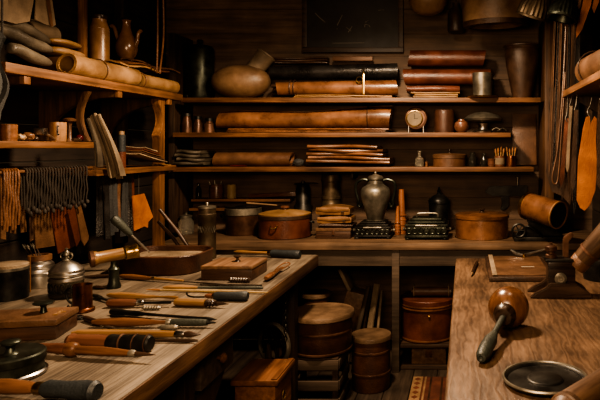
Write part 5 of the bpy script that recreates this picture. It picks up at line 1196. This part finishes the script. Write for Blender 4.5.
# rolling pin in the corner
a = Vector((.228, 1.335, ZB+.042+E)); b_ = Vector((.478, 1.63, ZB+.042+E)); d_ = b_-a
u = thing('rolling_pin', 'thick wooden roller lying at the near right corner of bench', 'roller', a, (0, 0, math.atan2(d_.y, d_.x)))
obj('body', lathe([(0, -.03), (.028, -.028), (.037, -.015), (.041, .02), (.042, .35), (.040, .38), (0, .385)], 36, 'x'), 'roller_wood', u)
obj('end_cap', lathe([(.038, -.012), (.0418, -.008), (.0418, .006), (.040, .010)], 36, 'x'), 'roller_wood', u)

# ================================================================ below and between the benches
def barrel(name, lab, px_, Y, z0, ztop, r, m, lid, rings, cat='barrel', lidr=1.06):
    u = thing(name, lab, cat, (X(px_, Y), Y, z0+E)); h = ztop-z0
    obj('body', lathe([(0, 0), (r*.95, 0), (r*.98, .01), (r, h*.5), (r*.99, h-.026), (0, h-.026)], 44), m, u)
    obj('lid', lathe([(0, h-.025), (r*lidr, h-.025), (r*lidr, h-.008), (r*(lidr-.01), h-.004), (r*(lidr-.02), h), (0, h)], 48), lid, u)
    for t in rings: obj('hoop', lathe([(r*.98, -.007), (r*1.02, -.005), (r*1.025, 0), (r*1.02, .005), (r*.98, .007)], 44), 'dark_copper', u, (0, 0, h*t))
    return u
cz = .30
u = barrel('lidded_tub', 'large round lidded wooden tub standing on slatted crate', 322, 3.5, cz+.004, .525, .172, 'barrel_red', 'barrel_top', (.05, .55), 'tub', 1.09)
u = thing('slatted_crate', 'dark slatted wooden crate carrying the large round tub', 'crate', (-.85, 3.492, 0.001))
bm = new()
for sx in (-1, 1):
    for sy in (-1, 1): obj('corner_post', box(sx*.125-.016, sx*.125+.016, sy*.13-.016, sy*.13+.016, 0, cz-.002, .003), 'dark_z', u)
for z in (.02, .12, .235):
    for sy in (-1, 1): obj('slat', box(-.145, .145, sy*.149-.007, sy*.149+.007, z, z+.055, .003), 'apron_wood', u)
    for sx in (-1, 1): obj('slat', box(sx*.144-.007, sx*.144+.007, -.1405, .1405, z+.002, z+.053, .003), 'apron_wood', u)
obj('deck', box(-.14, .14, -.14, .14, cz-.02, cz-.001, .003), 'dark_x', u)
barrel('lidded_keg', 'small round keg with brown lid standing on floor right of the crate', 371, 3.70, .001, .328, .118, 'barrel_red', 'barrel_top', (.32, .72), 'keg', 1.06)
barrel('lidded_keg', 'round lidded keg half hidden behind the large tub', 316, 4.15, .001, .475, .09, 'barrel_red', 'barrel_top', (.5,), 'keg', 1.12)
# trunk on the right bay shelf
Y = 4.16; q = Y/F
u = thing('hat_box', 'round red-brown leather hat box on the shelf under bench', 'box', (X(428, Y), Y, .176))
R = .185; hz_ = .275
obj('body', lathe([(0, 0), (R, 0), (R, hz_*.8), (0, hz_*.8)], 52), 'red_brown', u)
obj('lid', lathe([(0, hz_*.8+.001), (R*1.03, hz_*.8+.001), (R*1.035, hz_*.98), (R*1.0, hz_), (0, hz_)], 52), 'red_brown', u)
for z in (.012, hz_*.795, hz_*.86): obj('band', lathe([(R*1.0, -.005), (R*1.055, -.004), (R*1.055, .004), (R*1.0, .005)], 52), 'copper_leather', u, (0, 0, z))
obj('clasp', lathe([(0, .001), (.008, 0), (.008, -.006), (0, -.009)], 12, 'y'), 'brass', u, (.02, -R*1.02, hz_*.66))
x0, x1 = X(413.5, Y), X(450, Y)
u = thing('leather_roll', 'dark bound leather roll lying on top of the round hat box', 'leather roll', (x0, Y-.03, .176+hz_+.002))
obj('leather_sheet', rolled(x1-x0, .036, 2.2, t=.005, seed=81), 'mid_brown', u)
ties(u, x1-x0, .038, (.03, .97), 'tan_grey', .004)
Y0 = 4.03
x0, x1 = X(411.5, Y0), X(446, Y0)
u = thing('small_crate', 'small square brown box with dark front plate under the hat box', 'box', ((x0+x1)/2, Y0, .0235))
obj('case', box(-(x1-x0)/2, (x1-x0)/2, 0, .2, 0, .118, .004), 'stool_wood' if 0 else 'box_top', u); obj('front_plate', box(-.022, .022, -.005, -.0005, .045, .095, .001), 'dark_copper', u)
# leaning boards in the left bay
for i, (xb, xt, zt, w_, m, lab) in enumerate(((352, 367, 290, .030, 'apron_wood', 'leftmost leaning narrow board under the back bench, slanting most'), (359, 370, 289, .028, 'dark_x', 'second leaning narrow board under the back bench'), (366, 376, 288.5, .045, 'pale_wood', 'widest pale leaning board under the back bench'), (376, 381, 293, .016, 'pale_wood', 'thin pale stick leaning at right of boards under back bench'))):
    Y = 4.14+.05*(i % 2); a = Vector((X(xb, Y), Y-.05, .003)); b_ = Vector((X(xt, Y), Y+.05, Z(zt, Y))); d_ = b_-a; L = d_.length
    single('leaning_board', lab, 'board', box(0, L, -.008, .008, -w_/2, w_/2, .002), 'dark_y' if m == 'dark_x' else ('tan_grey' if m == 'pale_wood' else m), a + Vector((0, 0, w_*.45)), d_.to_track_quat('X', 'Y').to_euler(), group='boards leaning under the back bench')
Y = 4.36
u = thing('wooden_box', 'orange-brown box tilted on edge in the dark bay under bench', 'box', (X(345, Y), Y, .05))
obj('case', box(-.07, .07, -.08, .08, .0, .40, .004), 'box_top', u); obj('lid', box(-.012, .012, -.08, .08, 0, .17, .003), 'tan_grey', u, (-.05, 0, .402), (0, math.radians(-40), 0))
u.rotation_euler = (0, math.radians(14), 0)
# stool in front
u = thing('box_stool', 'low orange-brown wooden box stool between the benches', 'stool', (-.93, 2.78, .001))
obj('seat', box(-.105, .105, -.14, .14, .425, .45, .006), 'stool_wood', u)
obj('seat_cleat', box(.074, .1, -.132, .132, .4505, .456, .002), 'stool_wood', u)
obj('case', box(-.09, .09, -.125, .125, .06, .424, .005), 'handle_red' if 0 else 'stool_wood', u)
for sx in (-1, 1):
    for sy in (-1, 1): obj('leg', box(sx*.07-.018, sx*.07+.018, sy*.105-.018, sy*.105+.018, 0, .059, .003), 'dark_z', u)
obj('ring_handle', rope_ring(.022, .004, 18, axis='x'), 'brass', u, (.096, -.02, .34))
# treadle wheel on a slanted frame
u = thing('grinding_wheel', 'dark spoked wheel on slanted stand under left bench', 'wheel', (-.975, 3.06, .001), (0, 0, math.radians(-28)))
R = .10; wz = .475
w_ = obj('rim', rope_ring(R, .012, 40, axis='y'), 'pewter', u, (0, 0, wz))
obj('inner_rim', rope_ring(R*.78, .006, 36, axis='y'), 'black_metal', w_)
for i in range(5):
    a = i*2*PI/5; obj('spoke', tube([(.015*math.cos(a), 0, .015*math.sin(a)), (R*math.cos(a), 0, R*math.sin(a))], .006, 8), 'black_metal', w_)
obj('hub', lathe([(0, -.03), (.02, -.03), (.02, .03), (0, .03)], 18, 'y'), 'black_metal', w_)
for s in (-1, 1): obj('stand_leg', tube([(0, s*.036, wz+.01), (-.06, s*.036, 0)], .011, 8), 'dark_z', u); obj('stand_leg', tube([(0, s*.036, wz+.01), (.06, s*.036, 0)], .011, 8), 'dark_z', u)
# chain hanging from the bench edge
u = thing('hanging_chain', 'dark iron chain hanging from under the left bench edge', 'chain', (-.885, 2.96, ZB-.0745))
for i in range(13):
    bm = new(); P_ = [(.007*math.cos(a), 0, .012*math.sin(a)) for a in [2*PI*j/12 for j in range(12)]]
    tube(P_, .003, 6, bm, closed=True)
    obj('chain_link', bm, 'black_metal', u, (0, .0, -.012-.019*i), (0, 0, PI/2*(i % 2)+.4))
# rug
u = thing('rug', 'worn red patterned rug with tan border on the floor', 'rug', (-.03, 3.46, .001))
obj('field', box(-.235, .045, -.38, .385, 0, .008, .002), 'rug_red', u)
for x in (-.300, ): obj('border', box(x, x+.064, -.38, .385, 0, .009, .002), 'rug_tan', u)
for i, x in enumerate((-.225, -.19, -.12, -.05)): obj('stripe', box(x, x+.012, -.375, .38, .0082, .0095, 0), ('rug_tan', 'dark_brown', 'dark_brown', 'rug_tan')[i], u)
for i in range(11): obj('border_motif', prism([(-.02, 0), (0, .024), (.02, 0), (0, -.024)], .0012, 'xy'), 'rug_red', u, (-.268, -.34+.068*i, .0098))

bpy.context.view_layer.update()
# ================================================================ light
w = bpy.data.worlds.new('world'); sc.world = w; w.use_nodes = True
w.node_tree.nodes['Background'].inputs[0].default_value = (1, .70, .42, 1); w.node_tree.nodes['Background'].inputs[1].default_value = .05
def spot(name, loc, tgt, power, size, blend, col, r):
    d = bpy.data.lights.new(name, 'SPOT'); d.energy = power; d.spot_size = math.radians(size); d.spot_blend = blend; d.color = col; d.shadow_soft_size = r
    o = bpy.data.objects.new(name, d); C.objects.link(o); o.location = loc
    o.rotation_euler = (Vector(tgt)-Vector(loc)).to_track_quat('-Z', 'Y').to_euler(); return o
def area(name, loc, tgt, power, size, col):
    d = bpy.data.lights.new(name, 'AREA'); d.energy = power; d.size = size; d.color = col
    o = bpy.data.objects.new(name, d); C.objects.link(o); o.location = loc
    o.rotation_euler = (Vector(tgt)-Vector(loc)).to_track_quat('-Z', 'Y').to_euler(); return o
WARM = (1.0, .725, .48)
spot('pendant_lamp', (-.55, 2.85, 2.58), (-.50, 3.05, .5), 205, 158, .45, WARM, .09)
spot('right_spot', (.30, 2.1, 2.5), (.3, 2.6, .6), 11, 110, .6, WARM, .09)  # weak spot aimed down at the right bench
area('soft_fill', (-.35, .6, 1.80), (-.3, 4.4, 1.1), 32, .7, (1, .68, .42))
sc.view_settings.view_transform = 'AgX'
try: sc.view_settings.look = 'AgX - High Contrast'
except Exception: pass
sc.view_settings.exposure = 0.48
try: sc.cycles.use_denoising = True; sc.cycles.max_bounces = 8
except Exception: pass
